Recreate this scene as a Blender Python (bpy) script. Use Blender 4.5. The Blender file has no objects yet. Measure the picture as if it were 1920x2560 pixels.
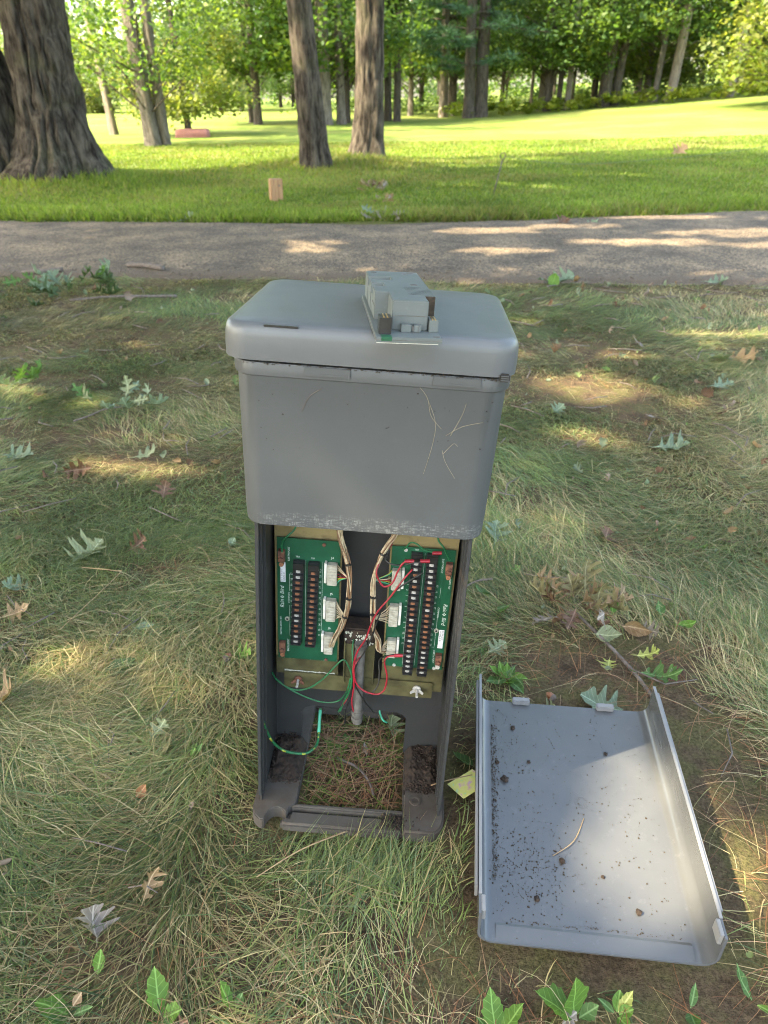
import bpy, bmesh, math, random
import numpy as np
from mathutils import Vector, Matrix, Euler
RAD = math.radians
SC = bpy.context.scene
COL = SC.collection
rng = np.random.default_rng(11)
random.seed(5)

# ------------------------------------------------------------------ camera
CAM_H = 1.17
cd = bpy.data.cameras.new('camera')
cd.sensor_fit = 'VERTICAL'; cd.sensor_height = 34.62; cd.sensor_width = 25.96
cd.lens = 24.0
cd.clip_start = 0.02; cd.clip_end = 900
cd.dof.use_dof = True; cd.dof.focus_distance = 1.0; cd.dof.aperture_fstop = 7.5
camo = bpy.data.objects.new('camera', cd); COL.objects.link(camo)
_p, _r = RAD(30.6), RAD(-0.5)
_fw = Vector((0, math.cos(_p), -math.sin(_p))); _up = Vector((0, math.sin(_p), math.cos(_p))); _rt = Vector((1, 0, 0))
_r2 = _rt*math.cos(_r) + _up*math.sin(_r); _u2 = -_rt*math.sin(_r) + _up*math.cos(_r)
camo.matrix_world = Matrix(((_r2.x, _u2.x, -_fw.x, 0), (_r2.y, _u2.y, -_fw.y, 0), (_r2.z, _u2.z, -_fw.z, CAM_H), (0, 0, 0, 1)))
SC.camera = camo

# ------------------------------------------------------------------ light
SUN_EL, SUN_AZ = RAD(50), RAD(-108)          # azimuth measured from +Y towards +X: the sun stands to the left
sdir = Vector((math.sin(SUN_AZ)*math.cos(SUN_EL), math.cos(SUN_AZ)*math.cos(SUN_EL), math.sin(SUN_EL)))
w = bpy.data.worlds.new('World'); SC.world = w; w.use_nodes = True
nt = w.node_tree; nt.nodes.clear()
sky = nt.nodes.new('ShaderNodeTexSky'); sky.sky_type = 'NISHITA'; sky.sun_disc = False
sky.sun_elevation = SUN_EL; sky.sun_rotation = SUN_AZ; sky.dust_density = 3.0; sky.air_density = 1.0; sky.ozone_density = 1.0
bg = nt.nodes.new('ShaderNodeBackground'); bg.inputs['Strength'].default_value = 0.15
wo = nt.nodes.new('ShaderNodeOutputWorld')
nt.links.new(sky.outputs[0], bg.inputs[0]); nt.links.new(bg.outputs[0], wo.inputs[0])
sl = bpy.data.lights.new('sun', 'SUN'); sl.energy = 2.7; sl.angle = RAD(0.53); sl.color = (1.0, .91, .77)
so = bpy.data.objects.new('sun', sl); COL.objects.link(so)
so.rotation_euler = (-sdir).to_track_quat('-Z', 'Y').to_euler()
SC.view_settings.view_transform = 'Standard'; SC.view_settings.look = 'None'
SC.view_settings.gamma = 1.0; SC.view_settings.use_curve_mapping = False
SC.view_settings.exposure = 3.2
SC.view_settings.use_white_balance = True; SC.view_settings.white_balance_temperature = 8100; SC.view_settings.white_balance_tint = 4
SC.render.engine = 'CYCLES'
SC.cycles.use_denoising = True; SC.cycles.filter_width = 1.0
SC.cycles.use_adaptive_sampling = True; SC.cycles.adaptive_threshold = .02
SC.cycles.max_bounces = 7; SC.cycles.diffuse_bounces = 3; SC.cycles.glossy_bounces = 3
SC.cycles.transmission_bounces = 5; SC.cycles.transparent_max_bounces = 6
SC.cycles.sample_clamp_indirect = 6.0

# ------------------------------------------------------------------ noise and small helpers
def _h(ix, iy, s):
    n = (ix.astype(np.int64)*374761393 + iy.astype(np.int64)*668265263 + s*1274126177) & 0x7fffffff
    n = ((n ^ (n >> 13))*1274126177) & 0x7fffffff
    return ((n ^ (n >> 16)) & 0xffff)/65535.0
def vn(x, y, s=0):
    x = np.asarray(x, float); y = np.asarray(y, float)
    ix = np.floor(x).astype(np.int64); iy = np.floor(y).astype(np.int64)
    fx = x-ix; fy = y-iy; fx = fx*fx*(3-2*fx); fy = fy*fy*(3-2*fy)
    a = _h(ix, iy, s); b = _h(ix+1, iy, s); c = _h(ix, iy+1, s); d = _h(ix+1, iy+1, s)
    return (a*(1-fx)+b*fx)*(1-fy) + (c*(1-fx)+d*fx)*fy
def fbm(x, y, s=0, o=3):
    v = 0; a = .5
    for i in range(o):
        v = v + a*vn(x*2**i, y*2**i, s+i*7); a *= .5
    return v/(1-.5**o)
def sstep(a, b, x):
    t = np.clip((np.asarray(x, float)-a)/(b-a), 0, 1); return t*t*(3-2*t)

def fast_mesh(name, V, faces, col=None, smooth=False):
    """V (n,3); faces: list of int arrays (m,k)"""
    me = bpy.data.meshes.new(name)
    V = np.ascontiguousarray(V, dtype=np.float32)
    me.vertices.add(len(V)); me.vertices.foreach_set('co', V.ravel())
    loops = np.concatenate([f.ravel() for f in faces]).astype(np.int32)
    tot = np.concatenate([np.full(len(f), f.shape[1]) for f in faces]).astype(np.int32)
    st = np.concatenate([[0], np.cumsum(tot)[:-1]]).astype(np.int32)
    me.loops.add(len(loops)); me.loops.foreach_set('vertex_index', loops)
    me.polygons.add(len(tot)); me.polygons.foreach_set('loop_start', st); me.polygons.foreach_set('loop_total', tot)
    if smooth: me.polygons.foreach_set('use_smooth', np.ones(len(tot), dtype=bool))
    me.update(calc_edges=True)
    if col is not None:
        a = me.color_attributes.new('Col', 'FLOAT_COLOR', 'POINT')
        c = np.ones((len(V), 4), np.float32); c[:, :3] = col
        a.data.foreach_set('color', c.ravel())
    return me

def link(name, me, mat=None, parent=None, loc=None, rot=None):
    o = bpy.data.objects.new(name, me); COL.objects.link(o)
    if mat is not None and me is not None and hasattr(me, 'materials') and not me.materials: me.materials.append(mat)
    if parent is not None: o.parent = parent
    if loc is not None: o.location = loc
    if rot is not None: o.rotation_euler = rot
    return o
def tag(o, label=None, cat=None, group=None, kind=None):
    if label: o['label'] = label
    if cat: o['category'] = cat
    if group: o['group'] = group
    if kind: o['kind'] = kind
    return o
def empty(name, loc=(0, 0, 0), rot=(0, 0, 0)):
    o = bpy.data.objects.new(name, None); COL.objects.link(o); o.location = loc; o.rotation_euler = rot
    o.empty_display_size = .05
    return o

class MB:
    def __init__(s): s.v = []; s.f = []
    def add(s, V, F):
        n = len(s.v); s.v += [tuple(map(float, p)) for p in V]; s.f += [tuple(i+n for i in f) for f in F]; return s
    def box(s, x0, x1, y0, y1, z0, z1):
        return s.add([(x0,y0,z0),(x1,y0,z0),(x1,y1,z0),(x0,y1,z0),(x0,y0,z1),(x1,y0,z1),(x1,y1,z1),(x0,y1,z1)],
            [(0,3,2,1),(4,5,6,7),(0,1,5,4),(1,2,6,5),(2,3,7,6),(3,0,4,7)])
    def prism(s, poly, z0, z1):
        n = len(poly)
        return s.add([(x,y,z0) for x,y in poly]+[(x,y,z1) for x,y in poly],
            [tuple(range(n-1,-1,-1)), tuple(range(n,2*n))]+[(i,(i+1)%n,n+(i+1)%n,n+i) for i in range(n)])
    def tube(s, pts, rad, n=8, cap=True):
        P = [Vector(p) for p in pts]; m = len(P)
        R = rad if hasattr(rad, '__len__') else [rad]*m
        t0 = (P[1]-P[0]).normalized(); ref = Vector((0,0,1)) if abs(t0.z) < .9 else Vector((1,0,0))
        nx = t0.cross(ref).normalized(); V = []
        for i in range(m):
            t = (P[min(i+1,m-1)]-P[max(i-1,0)]).normalized()
            nx = (nx - t*nx.dot(t)).normalized(); ny = t.cross(nx)
            for k in range(n):
                a = 2*math.pi*k/n; V.append(P[i]+(nx*math.cos(a)+ny*math.sin(a))*R[i])
        F = [(i*n+k, i*n+(k+1)%n, (i+1)*n+(k+1)%n, (i+1)*n+k) for i in range(m-1) for k in range(n)]
        if cap: F += [tuple(range(n-1,-1,-1)), tuple(range((m-1)*n, m*n))]
        return s.add(V, F)
    def rings(s, rings, cap0=True, cap1=True):
        n = len(rings[0]); V = [p for r in rings for p in r]
        F = [(i*n+k, i*n+(k+1)%n, (i+1)*n+(k+1)%n, (i+1)*n+k) for i in range(len(rings)-1) for k in range(n)]
        if cap0: F.append(tuple(range(n-1,-1,-1)))
        if cap1: F.append(tuple(range((len(rings)-1)*n, len(rings)*n)))
        return s.add(V, F)
    def mesh(s, name, smooth=False, bevel=0, seg=2, auto=None):
        me = bpy.data.meshes.new(name); me.from_pydata(s.v, [], s.f); me.update()
        if bevel:
            bm = bmesh.new(); bm.from_mesh(me)
            es = [e for e in bm.edges if len(e.link_faces) == 2 and e.calc_face_angle(0) > .5]
            bmesh.ops.bevel(bm, geom=es, offset=bevel, segments=seg, affect='EDGES', clamp_overlap=True)
            bm.to_mesh(me); bm.free(); smooth = True; auto = auto or 40
        if smooth:
            me.polygons.foreach_set('use_smooth', np.ones(len(me.polygons), dtype=bool))
            if auto: me.set_sharp_from_angle(angle=RAD(auto))
        return me
    def build(s, name, mat, parent=None, **k): return link(name, s.mesh(name, **k), mat, parent)

def rrect(x0, x1, y0, y1, r, z, n=7):
    out = []
    for cx, cy, a0 in ((x1-r,y0+r,-90),(x1-r,y1-r,0),(x0+r,y1-r,90),(x0+r,y0+r,180)):
        for i in range(n):
            a = RAD(a0+90*i/(n-1)); out.append((cx+r*math.cos(a), cy+r*math.sin(a), z))
    return out
def catmull(pts, n=6):
    P = [Vector(p) for p in pts]; out = []
    for i in range(len(P)-1):
        a = P[max(i-1,0)]; b = P[i]; c = P[i+1]; d = P[min(i+2,len(P)-1)]
        for k in range(n):
            t = k/n
            out.append(.5*((2*b)+(c-a)*t+(2*a-5*b+4*c-d)*t*t+(3*b-a-3*c+d)*t**3))
    out.append(P[-1]); return out

# ------------------------------------------------------------------ materials
def newmat(name):
    m = bpy.data.materials.new(name); m.use_nodes = True
    n = m.node_tree; return m, n, n.nodes['Principled BSDF'], n.nodes['Material Output']
def nd(n, t, **k):
    x = n.nodes.new(t)
    for a, b in k.items():
        if a in x.inputs: x.inputs[a].default_value = b
        else: setattr(x, a, b)
    return x
def noise(n, vec, scale, detail=4, rough=.55):
    x = n.nodes.new('ShaderNodeTexNoise'); x.inputs['Scale'].default_value = scale; x.inputs['Detail'].default_value = detail
    x.inputs['Roughness'].default_value = rough
    if vec is not None: n.links.new(vec, x.inputs['Vector'])
    return x.outputs['Fac']
def ramp(n, fac, stops):
    x = n.nodes.new('ShaderNodeValToRGB'); e = x.color_ramp.elements
    while len(e) < len(stops): e.new(.5)
    for i, (p, c) in enumerate(stops):
        e[i].position = p; e[i].color = (c, c, c, 1) if not hasattr(c, '__len__') else (*c, 1)
    n.links.new(fac, x.inputs[0]); return x.outputs[0]
def mix(n, fac, a, b, mode='MIX'):
    x = n.nodes.new('ShaderNodeMix'); x.data_type = 'RGBA'; x.blend_type = mode
    for v, i in ((fac, 0), (a, 6), (b, 7)):
        if hasattr(v, 'is_output') or isinstance(v, bpy.types.NodeSocket): n.links.new(v, x.inputs[i])
        elif i == 0: x.inputs[0].default_value = v
        else: x.inputs[i].default_value = (*v, 1)
    return x.outputs[2]
def bump(n, h, st, dist, bsdf, prev=None):
    x = n.nodes.new('ShaderNodeBump'); x.inputs['Strength'].default_value = st; x.inputs['Distance'].default_value = dist
    n.links.new(h, x.inputs['Height'])
    if prev is not None: n.links.new(prev, x.inputs['Normal'])
    n.links.new(x.outputs[0], bsdf.inputs['Normal']); return x.outputs[0]
def coords(n, kind='Object', scale=None):
    t = n.nodes.new('ShaderNodeTexCoord').outputs[kind]
    if scale:
        mp = n.nodes.new('ShaderNodeMapping'); mp.inputs['Scale'].default_value = scale; n.links.new(t, mp.inputs[0]); t = mp.outputs[0]
    return t
def simple(name, c1, c2=None, rough=.5, scale=40, bumpst=0, bscale=200, metal=0, spec=.5, stretch=None, lo=.35, hi=.65):
    m, n, b, o = newmat(name)
    co = coords(n, 'Object', stretch)
    c2 = c2 or tuple(x*.75 for x in c1)
    f = ramp(n, noise(n, co, scale), [(lo, 0.), (hi, 1.)])
    n.links.new(mix(n, f, c1, c2), b.inputs['Base Color'])
    b.inputs['Roughness'].default_value = rough; b.inputs['Metallic'].default_value = metal
    b.inputs['Specular IOR Level'].default_value = spec
    if bumpst: bump(n, noise(n, co, bscale), bumpst, .002, b)
    return m
def plastic(name, c, rough=.42, speck=.25, dirt=0.0, dirtcol=(.07,.05,.035), sc=1.0):
    m, n, b, o = newmat(name); co = coords(n)
    f1 = ramp(n, noise(n, co, 7*sc, 6), [(.3, 0.), (.75, 1.)])
    col = mix(n, f1, c, tuple(x*.82 for x in c))
    f2 = ramp(n, noise(n, co, 60*sc, 5, .7), [(.58, 0.), (.74, 1.)])
    k = nd(n, 'ShaderNodeMath', operation='MULTIPLY'); k.inputs[1].default_value = speck; n.links.new(f2, k.inputs[0])
    col = mix(n, k.outputs[0], col, tuple(min(1, x*1.35+.03) for x in c))
    if dirt:
        f3 = ramp(n, noise(n, co, 16*sc, 8, .72), [(.62-dirt*.4, 0.), (.80-dirt*.3, 1.)])
        col = mix(n, f3, col, dirtcol)
    n.links.new(col, b.inputs['Base Color'])
    r = ramp(n, noise(n, co, 9*sc, 3), [(.25, rough-.02), (.75, rough+.06)])
    n.links.new(r, b.inputs['Roughness'])
    bump(n, noise(n, co, 420), .06, .001, b)
    return m
def leafmat(name, trans=.45, attr=True, c=(.1,.15,.04), rough=.5, spec=.3, tint=(1.25,1.35,.45)):
    m, n, b, o = newmat(name)
    if attr:
        a = n.nodes.new('ShaderNodeAttribute'); a.attribute_name = 'Col'; col = a.outputs['Color']
    else:
        co = coords(n)
        col = mix(n, ramp(n, noise(n, co, 30, 5), [(.3, 0.), (.7, 1.)]), c, tuple(x*.7 for x in c))
    n.links.new(col, b.inputs['Base Color']); b.inputs['Roughness'].default_value = rough
    b.inputs['Specular IOR Level'].default_value = spec
    tr = n.nodes.new('ShaderNodeBsdfTranslucent'); n.links.new(mix(n, 1.0, col, tint, 'MULTIPLY'), tr.inputs[0])
    mx = n.nodes.new('ShaderNodeMixShader'); mx.inputs[0].default_value = trans
    n.links.new(b.outputs[0], mx.inputs[1]); n.links.new(tr.outputs[0], mx.inputs[2]); n.links.new(mx.outputs[0], o.inputs[0])
    return m

M = {}
M['blade'] = leafmat('grass_blade', .3, rough=.55, spec=.2, tint=(1.15,1.2,.6))
M['lawn_blade'] = leafmat('lawn_blade', .5, rough=.5, spec=.25, tint=(1.2,1.3,.5))
M['foliage'] = leafmat('foliage', .5, rough=.5, spec=.3, tint=(1.4,1.4,.6))
M['needle'] = leafmat('needle_spray', .25, rough=.5, spec=.3, tint=(1.2,1.3,.6))
M['litter'] = leafmat('leaf_litter', .2, rough=.7, spec=.2, tint=(1,1,.8))
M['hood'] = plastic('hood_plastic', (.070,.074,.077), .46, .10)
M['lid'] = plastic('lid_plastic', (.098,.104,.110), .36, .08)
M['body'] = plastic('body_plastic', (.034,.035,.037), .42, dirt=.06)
M['base'] = plastic('base_plastic', (.066,.058,.051), .85, dirt=.45, dirtcol=(.05,.036,.027))
M['panel'] = plastic('panel_plastic', (.088,.092,.099), .17, dirt=.0)
M['panel_edge'] = plastic('panel_edge_plastic', (.20,.20,.205), .5, dirt=.08)
M['module'] = plastic('module_plastic', (.108,.124,.122), .45, dirt=.07, dirtcol=(.12,.11,.10), sc=2)
M['board'] = simple('circuit_board_green', (.006,.085,.042), (.004,.06,.03), .38, 25)
M['black'] = simple('black_plastic', (.012,.012,.013), (.02,.02,.021), .35, 90)
M['silver'] = simple('screw_silver', (.62,.6,.58), (.4,.38,.36), .4, 300, metal=.3)
M['copper'] = simple('screw_copper', (.36,.15,.08), (.22,.09,.05), .5, 300, metal=.2)
M['rust'] = simple('rust', (.20,.08,.045), (.09,.04,.03), .8, 120, .4)
M['nylon'] = simple('nylon_connector', (.42,.40,.34), (.27,.25,.2), .5, 120)
M['white'] = simple('white_plastic', (.66,.65,.61), (.5,.48,.42), .5, 90)
M['sticker'] = simple('sticker_white', (.72,.71,.74), (.6,.6,.63), .5, 60)
M['print'] = simple('print_white', (.55,.62,.56), (.45,.5,.46), .6, 60)
M['ink'] = simple('print_dark', (.05,.05,.06), (.07,.07,.08), .6, 60)
M['plate'] = simple('chromate_plate', (.14,.128,.062), (.075,.066,.035), .42, 30, .15, 120, metal=.35)
M['plate_top'] = simple('chromate_plate_bright', (.27,.21,.10), (.15,.11,.055), .5, 45, .1, metal=.2, lo=.5, hi=.75)
M['corrosion'] = simple('white_corrosion', (.5,.5,.44), (.25,.24,.17), .85, 300, .6)
M['red'] = simple('red_insulation', (.34,.014,.03), (.22,.01,.02), .35, 60)
M['blackwire'] = simple('black_insulation', (.012,.012,.012), (.02,.02,.02), .4, 60)
M['green'] = simple('green_insulation', (.010,.14,.055), (.008,.085,.034), .38, 60)
M['teal'] = simple('teal_insulation', (.05,.42,.27), None, .4, 60)
M['yellow'] = simple('yellow_insulation', (.32,.33,.04), None, .4, 60)
M['cream'] = simple('cream_insulation', (.46,.38,.26), (.30,.22,.14), .5, 120)
M['brownwire'] = simple('brown_insulation', (.2,.11,.06), None, .5, 120)
M['conduit'] = simple('grey_conduit', (.13,.122,.115), (.07,.063,.056), .6, 60)
M['gold'] = simple('gold_pin', (.75,.5,.2), None, .3, 60, metal=.9)
M['soil'] = simple('dark_soil', (.014,.009,.007), (.04,.024,.016), .95, 90, .6)
M['grit'] = simple('path_grit', (.17,.135,.105), (.06,.045,.035), .9, 8)
M['crumb'] = simple('dirt_crumb', (.06,.042,.028), (.028,.02,.014), .95, 150, .5)
M['straw'] = simple('dry_stem', (.34,.24,.13), (.22,.14,.08), .7, 60)
M['paleroot'] = simple('pale_root', (.30,.26,.19), (.22,.18,.12), .7, 60)
M['twig'] = simple('twig_bark', (.16,.13,.115), (.08,.06,.05), .85, 60, .5, 120)
M['acorn'] = simple('acorn_shell', (.20,.075,.035), (.12,.045,.02), .4, 60)
M['wood'] = simple('cut_wood', (.36,.21,.11), (.25,.13,.065), .75, 14, .3, 60, stretch=(6,6,.6))
M['pink'] = simple('pink_cover', (.52,.22,.21), (.42,.17,.16), .75, 5)
M['rope'] = simple('green_rope', (.12,.15,.09), None, .8, 60)
M['steel'] = simple('rusty_steel', (.10,.085,.07), None, .6, 60, metal=.4)
# hood scuffs: a pale worn weave along the lower rim
m = M['hood'].copy(); m.name = 'hood_plastic_scuffed'; M['hood_scuff'] = m
def add_scuff(m, zlo, zhi, strength, xlo=-.14):
    n = m.node_tree; b = n.nodes['Principled BSDF']; src = b.inputs['Base Color'].links[0].from_socket
    co = coords(n); sx = n.nodes.new('ShaderNodeSeparateXYZ'); n.links.new(co, sx.inputs[0])
    a = nd(n, 'ShaderNodeMapRange'); n.links.new(sx.outputs[2], a.inputs[0]); a.inputs[1].default_value = zhi; a.inputs[2].default_value = (zlo+zhi)/2+.004
    a2 = nd(n, 'ShaderNodeMapRange'); n.links.new(sx.outputs[0], a2.inputs[0]); a2.inputs[1].default_value = xlo-.02; a2.inputs[2].default_value = xlo+.02
    c1 = coords(n, 'Object', (150, 150, 420)); w1 = ramp(n, noise(n, c1, 1.0, 4), [(.45, 0.), (.62, 1.)])
    c2 = coords(n, 'Object', (480, 480, 90)); w2 = ramp(n, noise(n, c2, 1.0, 4), [(.36, 0.), (.6, 1.)])
    w3 = ramp(n, noise(n, co, 28, 4), [(.36, 0.), (.62, 1.)])
    v = None
    for s in (a.outputs[0], a2.outputs[0], w1, w2, w3):
        if v is None: v = s; continue
        k = nd(n, 'ShaderNodeMath', operation='MULTIPLY'); n.links.new(v, k.inputs[0]); n.links.new(s, k.inputs[1]); v = k.outputs[0]
    k = nd(n, 'ShaderNodeMath', operation='MULTIPLY'); k.inputs[1].default_value = strength; n.links.new(v, k.inputs[0])
    n.links.new(mix(n, k.outputs[0], src, (.5,.5,.49)), b.inputs['Base Color'])
add_scuff(M['hood_scuff'], .625, .655, .32)

# ------------------------------------------------------------------ terrain
PB = np.array([(-30,9.9),(-9,6.9),(-4.175,5.92),(-2.92,5.62),(-1.81,5.46),(-.77,5.38),(.01,5.32),(.92,5.24),(1.88,5.13),(2.68,5.04),(3.4,4.94),(9,4.6),(30,5.5)])
PT = np.array([(-30,12.4),(-9,9.1),(-5.85,8.58),(-4.17,8.32),(-2.09,8.11),(.02,7.93),(1.36,8.10),(2.4,8.27),(3.47,8.45),(4.36,8.61),(5.73,8.79),(12,9.3),(30,11)])
def pbot(x): return np.interp(x, PB[:,0], PB[:,1]) + .20*(fbm(np.asarray(x)*1.7, np.zeros_like(np.asarray(x, float)), 3, 5)-.5)
def ptop(x): return np.interp(x, PT[:,0], PT[:,1]) + .18*(fbm(np.asarray(x)*1.7, np.zeros_like(np.asarray(x, float)), 5, 5)-.5)
def gz(x, y):
    x = np.asarray(x, float); y = np.asarray(y, float)
    near = 1-sstep(4.2, 5.2, y)
    z = -.014 + near*(.035*(fbm(x*1.4+9, y*1.4, 21)-.5))
    z = z + .055*sstep(ptop(x)+.0, ptop(x)+.35, y)
    lx = np.maximum(0, x-3.0); s = lx*lx/(lx+2.0)
    z = z + .066*s*sstep(12, 40, y)
    z = z + .11*np.exp(-(((x+.7)/1.4)**2+((y-14.1)/1.2)**2)) + .12*np.exp(-(((x+4.9)/1.6)**2+((y-11.7)/1.4)**2))
    z = z + .05*(fbm(x*.35, y*.35, 33)-.5)*sstep(9, 13, y)
    return z
def gzs(x, y): return float(gz(np.array([x]), np.array([y]))[0])

def axis(segs):
    out = []
    for a, b, st in segs: out += list(np.arange(a, b, st))
    return np.array(out+[segs[-1][1]])
xs = axis([(-160,-60,20),(-60,-16,4),(-16,-5,.5),(-5,5,.1),(5,16,.5),(16,60,4),(60,160,20)])
ys = axis([(-60,-20,20),(-20,-2,2),(-2,0,.4),(0,5.2,.1),(5.2,9.6,.1),(9.6,22,.4),(22,60,2),(60,170,10)])
X, Y = np.meshgrid(xs, ys); Z = gz(X, Y)
inside = sstep(0, .12, Y-pbot(X))*sstep(0, .12, ptop(X)-Y)
Z = Z - .04*inside
nx, ny = len(xs), len(ys)
idx = np.arange(nx*ny).reshape(ny, nx)
F = np.stack([idx[:-1,:-1], idx[:-1,1:], idx[1:,1:], idx[1:,:-1]], -1).reshape(-1, 4)
m, n, b, o = newmat('ground_soil_and_turf'); co = coords(n)
sy = n.nodes.new('ShaderNodeSeparateXYZ'); n.links.new(co, sy.inputs[0])
soil = ramp(n, noise(n, co, 9, 8, .65), [(.28, (.05,.035,.024)), (.45, (.115,.082,.052)), (.58, (.11,.10,.045)), (.75, (.20,.15,.095))])
fine = ramp(n, noise(n, co, 160, 4, .7), [(.3, .45), (.7, 1.35)])
soil = mix(n, 1.0, soil, fine, 'MULTIPLY')
turf = ramp(n, noise(n, co, .35, 6, .6), [(.3, (.085,.14,.03)), (.5, (.13,.18,.042)), (.72, (.21,.22,.075))])
tf = ramp(n, noise(n, coords(n, 'Object', (30, 9, 30)), 1.0, 5, .7), [(.25, .62), (.75, 1.3)])
turf = mix(n, 1.0, turf, tf, 'MULTIPLY')
mr = nd(n, 'ShaderNodeMapRange'); n.links.new(sy.outputs[1], mr.inputs[0]); mr.inputs[1].default_value = 7.6; mr.inputs[2].default_value = 8.4
n.links.new(mix(n, mr.outputs[0], soil, turf), b.inputs['Base Color']); b.inputs['Roughness'].default_value = .95; b.inputs['Specular IOR Level'].default_value = .1
bp = bump(n, noise(n, co, 60, 6, .7), .9, .02, b)
gme = fast_mesh('ground', np.stack([X.ravel(), Y.ravel(), Z.ravel()], -1), [F], smooth=True)
tag(link('ground', gme, m), kind='structure')

# path sheet
pxs = axis([(-30,-7,.6),(-7,7,.06),(7,30,.6)]); tt = np.linspace(0, 1, 36)
PX = np.repeat(pxs[None], len(tt), 0); PY = pbot(pxs)[None]*(1-tt[:,None]) + ptop(pxs)[None]*tt[:,None]
base = -.014+.0*PX
PZ = base + .004 + .028*np.sin(np.pi*np.clip(tt, 0, 1))[:,None]**.6 - .03*(np.abs(tt-.5)[:,None] > .499) + .006*(fbm(PX*5, PY*5, 71)-.5)
idx = np.arange(PX.size).reshape(PX.shape)
F = np.stack([idx[:-1,:-1], idx[:-1,1:], idx[1:,1:], idx[1:,:-1]], -1).reshape(-1, 4)
m, n, b, o = newmat('worn_asphalt'); co = coords(n)
c = ramp(n, noise(n, co, 2.2, 7, .62), [(.34, (.055,.040,.028)), (.5, (.105,.077,.052)), (.66, (.175,.126,.082))])
agg = n.nodes.new('ShaderNodeTexVoronoi'); agg.inputs['Scale'].default_value = 75; n.links.new(co, agg.inputs['Vector'])
ag = ramp(n, agg.outputs['Color'], [(.15, .4), (.55, 1.0), (.9, 2.0)])
c = mix(n, 1.0, c, ag, 'MULTIPLY')
c = mix(n, ramp(n, noise(n, co, 24, 6, .75), [(.58, 0.), (.72, .75)]), c, (.15,.12,.09))
ea = n.nodes.new('ShaderNodeAttribute'); ea.attribute_name = 'Col'; sep = n.nodes.new('ShaderNodeSeparateColor'); n.links.new(ea.outputs['Color'], sep.inputs[0])
ad = nd(n, 'ShaderNodeMath', operation='ADD'); n.links.new(sep.outputs[0], ad.inputs[0]); n.links.new(noise(n, co, 6, 6, .7), ad.inputs[1])
c = mix(n, ramp(n, ad.outputs[0], [(.78, 0.), (1.0, .9)]), c, mix(n, noise(n, co, 90, 3), (.05,.034,.024), (.13,.095,.065)))
n.links.new(c, b.inputs['Base Color']); b.inputs['Roughness'].default_value = .85
bump(n, agg.outputs['Distance'], .7, .01, b)
pme = fast_mesh('path', np.stack([PX.ravel(), PY.ravel(), PZ.ravel()], -1), [F], col=np.repeat(np.maximum(np.exp(-(PY-pbot(PX))/.22), .8*np.exp(-(ptop(PX)-PY)/.18)).reshape(-1,1), 3, 1), smooth=True)
tag(link('path', pme, m), kind='structure')

# ------------------------------------------------------------------ pedestal frame constants
PED_LOC = (-.0716, .8469, 0.0); PED_ROT = (-.052, .063, -.0625)
PEDM = Matrix.LocRotScale(Vector(PED_LOC), Euler(PED_ROT), None)
PAN_A = np.array((.3175,.592)); PAN_B = np.array((.379,1.098)); PAN_W = .36
pdir = (PAN_B-PAN_A)/np.linalg.norm(PAN_B-PAN_A); PAN_L = float(np.linalg.norm(PAN_B-PAN_A)); PAN_YAW = math.atan2(-pdir[0], pdir[1])
def ped_local(x, y):
    c, s = math.cos(PED_ROT[2]), math.sin(PED_ROT[2]); dx = x-PED_LOC[0]; dy = y-PED_LOC[1]
    return dx*c+dy*s, -dx*s+dy*c
def pan_local(x, y):
    dx = x-PAN_A[0]; dy = y-PAN_A[1]; v = dx*pdir[0]+dy*pdir[1]; u = dx*pdir[1]-dy*pdir[0]
    return u, v

# ------------------------------------------------------------------ grass
BARE = [(-1.6,3.29,.32,.16,.9),(-.9,2.42,.30,.13,.9),(-.59,1.72,.20,.11,.85),(.88,3.04,.3,.16,.7),(.8,2.54,.22,.12,.8),(.48,1.99,.2,.12,.6),
        (.46,1.27,.27,.21,1.0),(.68,.78,.22,.38,.95),(.36,.50,.42,.11,.95),(.16,1.06,.10,.26,.9),(.74,1.05,.14,.14,.4),(-.45,.64,.13,.07,.6),
        (-.32,1.2,.1,.07,.7),(-.1,.62,.16,.06,.45),(-1.15,2.55,.4,.2,.6),(1.3,2.9,.4,.2,.5),(.75,1.75,.25,.13,.65),(2.2,4.9,.6,.18,.8),(-.05,.93,.12,.10,.75),(1.1,1.6,.3,.2,.45),(-1.5,3.9,.6,.2,.5)]
def bare(x, y):
    v = np.zeros_like(x)
    for cx, cy, rx, ry, a in BARE: v = np.maximum(v, a*np.exp(-(((x-cx)/rx)**2+((y-cy)/ry)**2)))
    v = v + .75*sstep(.56, .75, fbm(x*1.9+40, y*1.9, 91))
    return np.clip(v, 0, 1)

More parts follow.
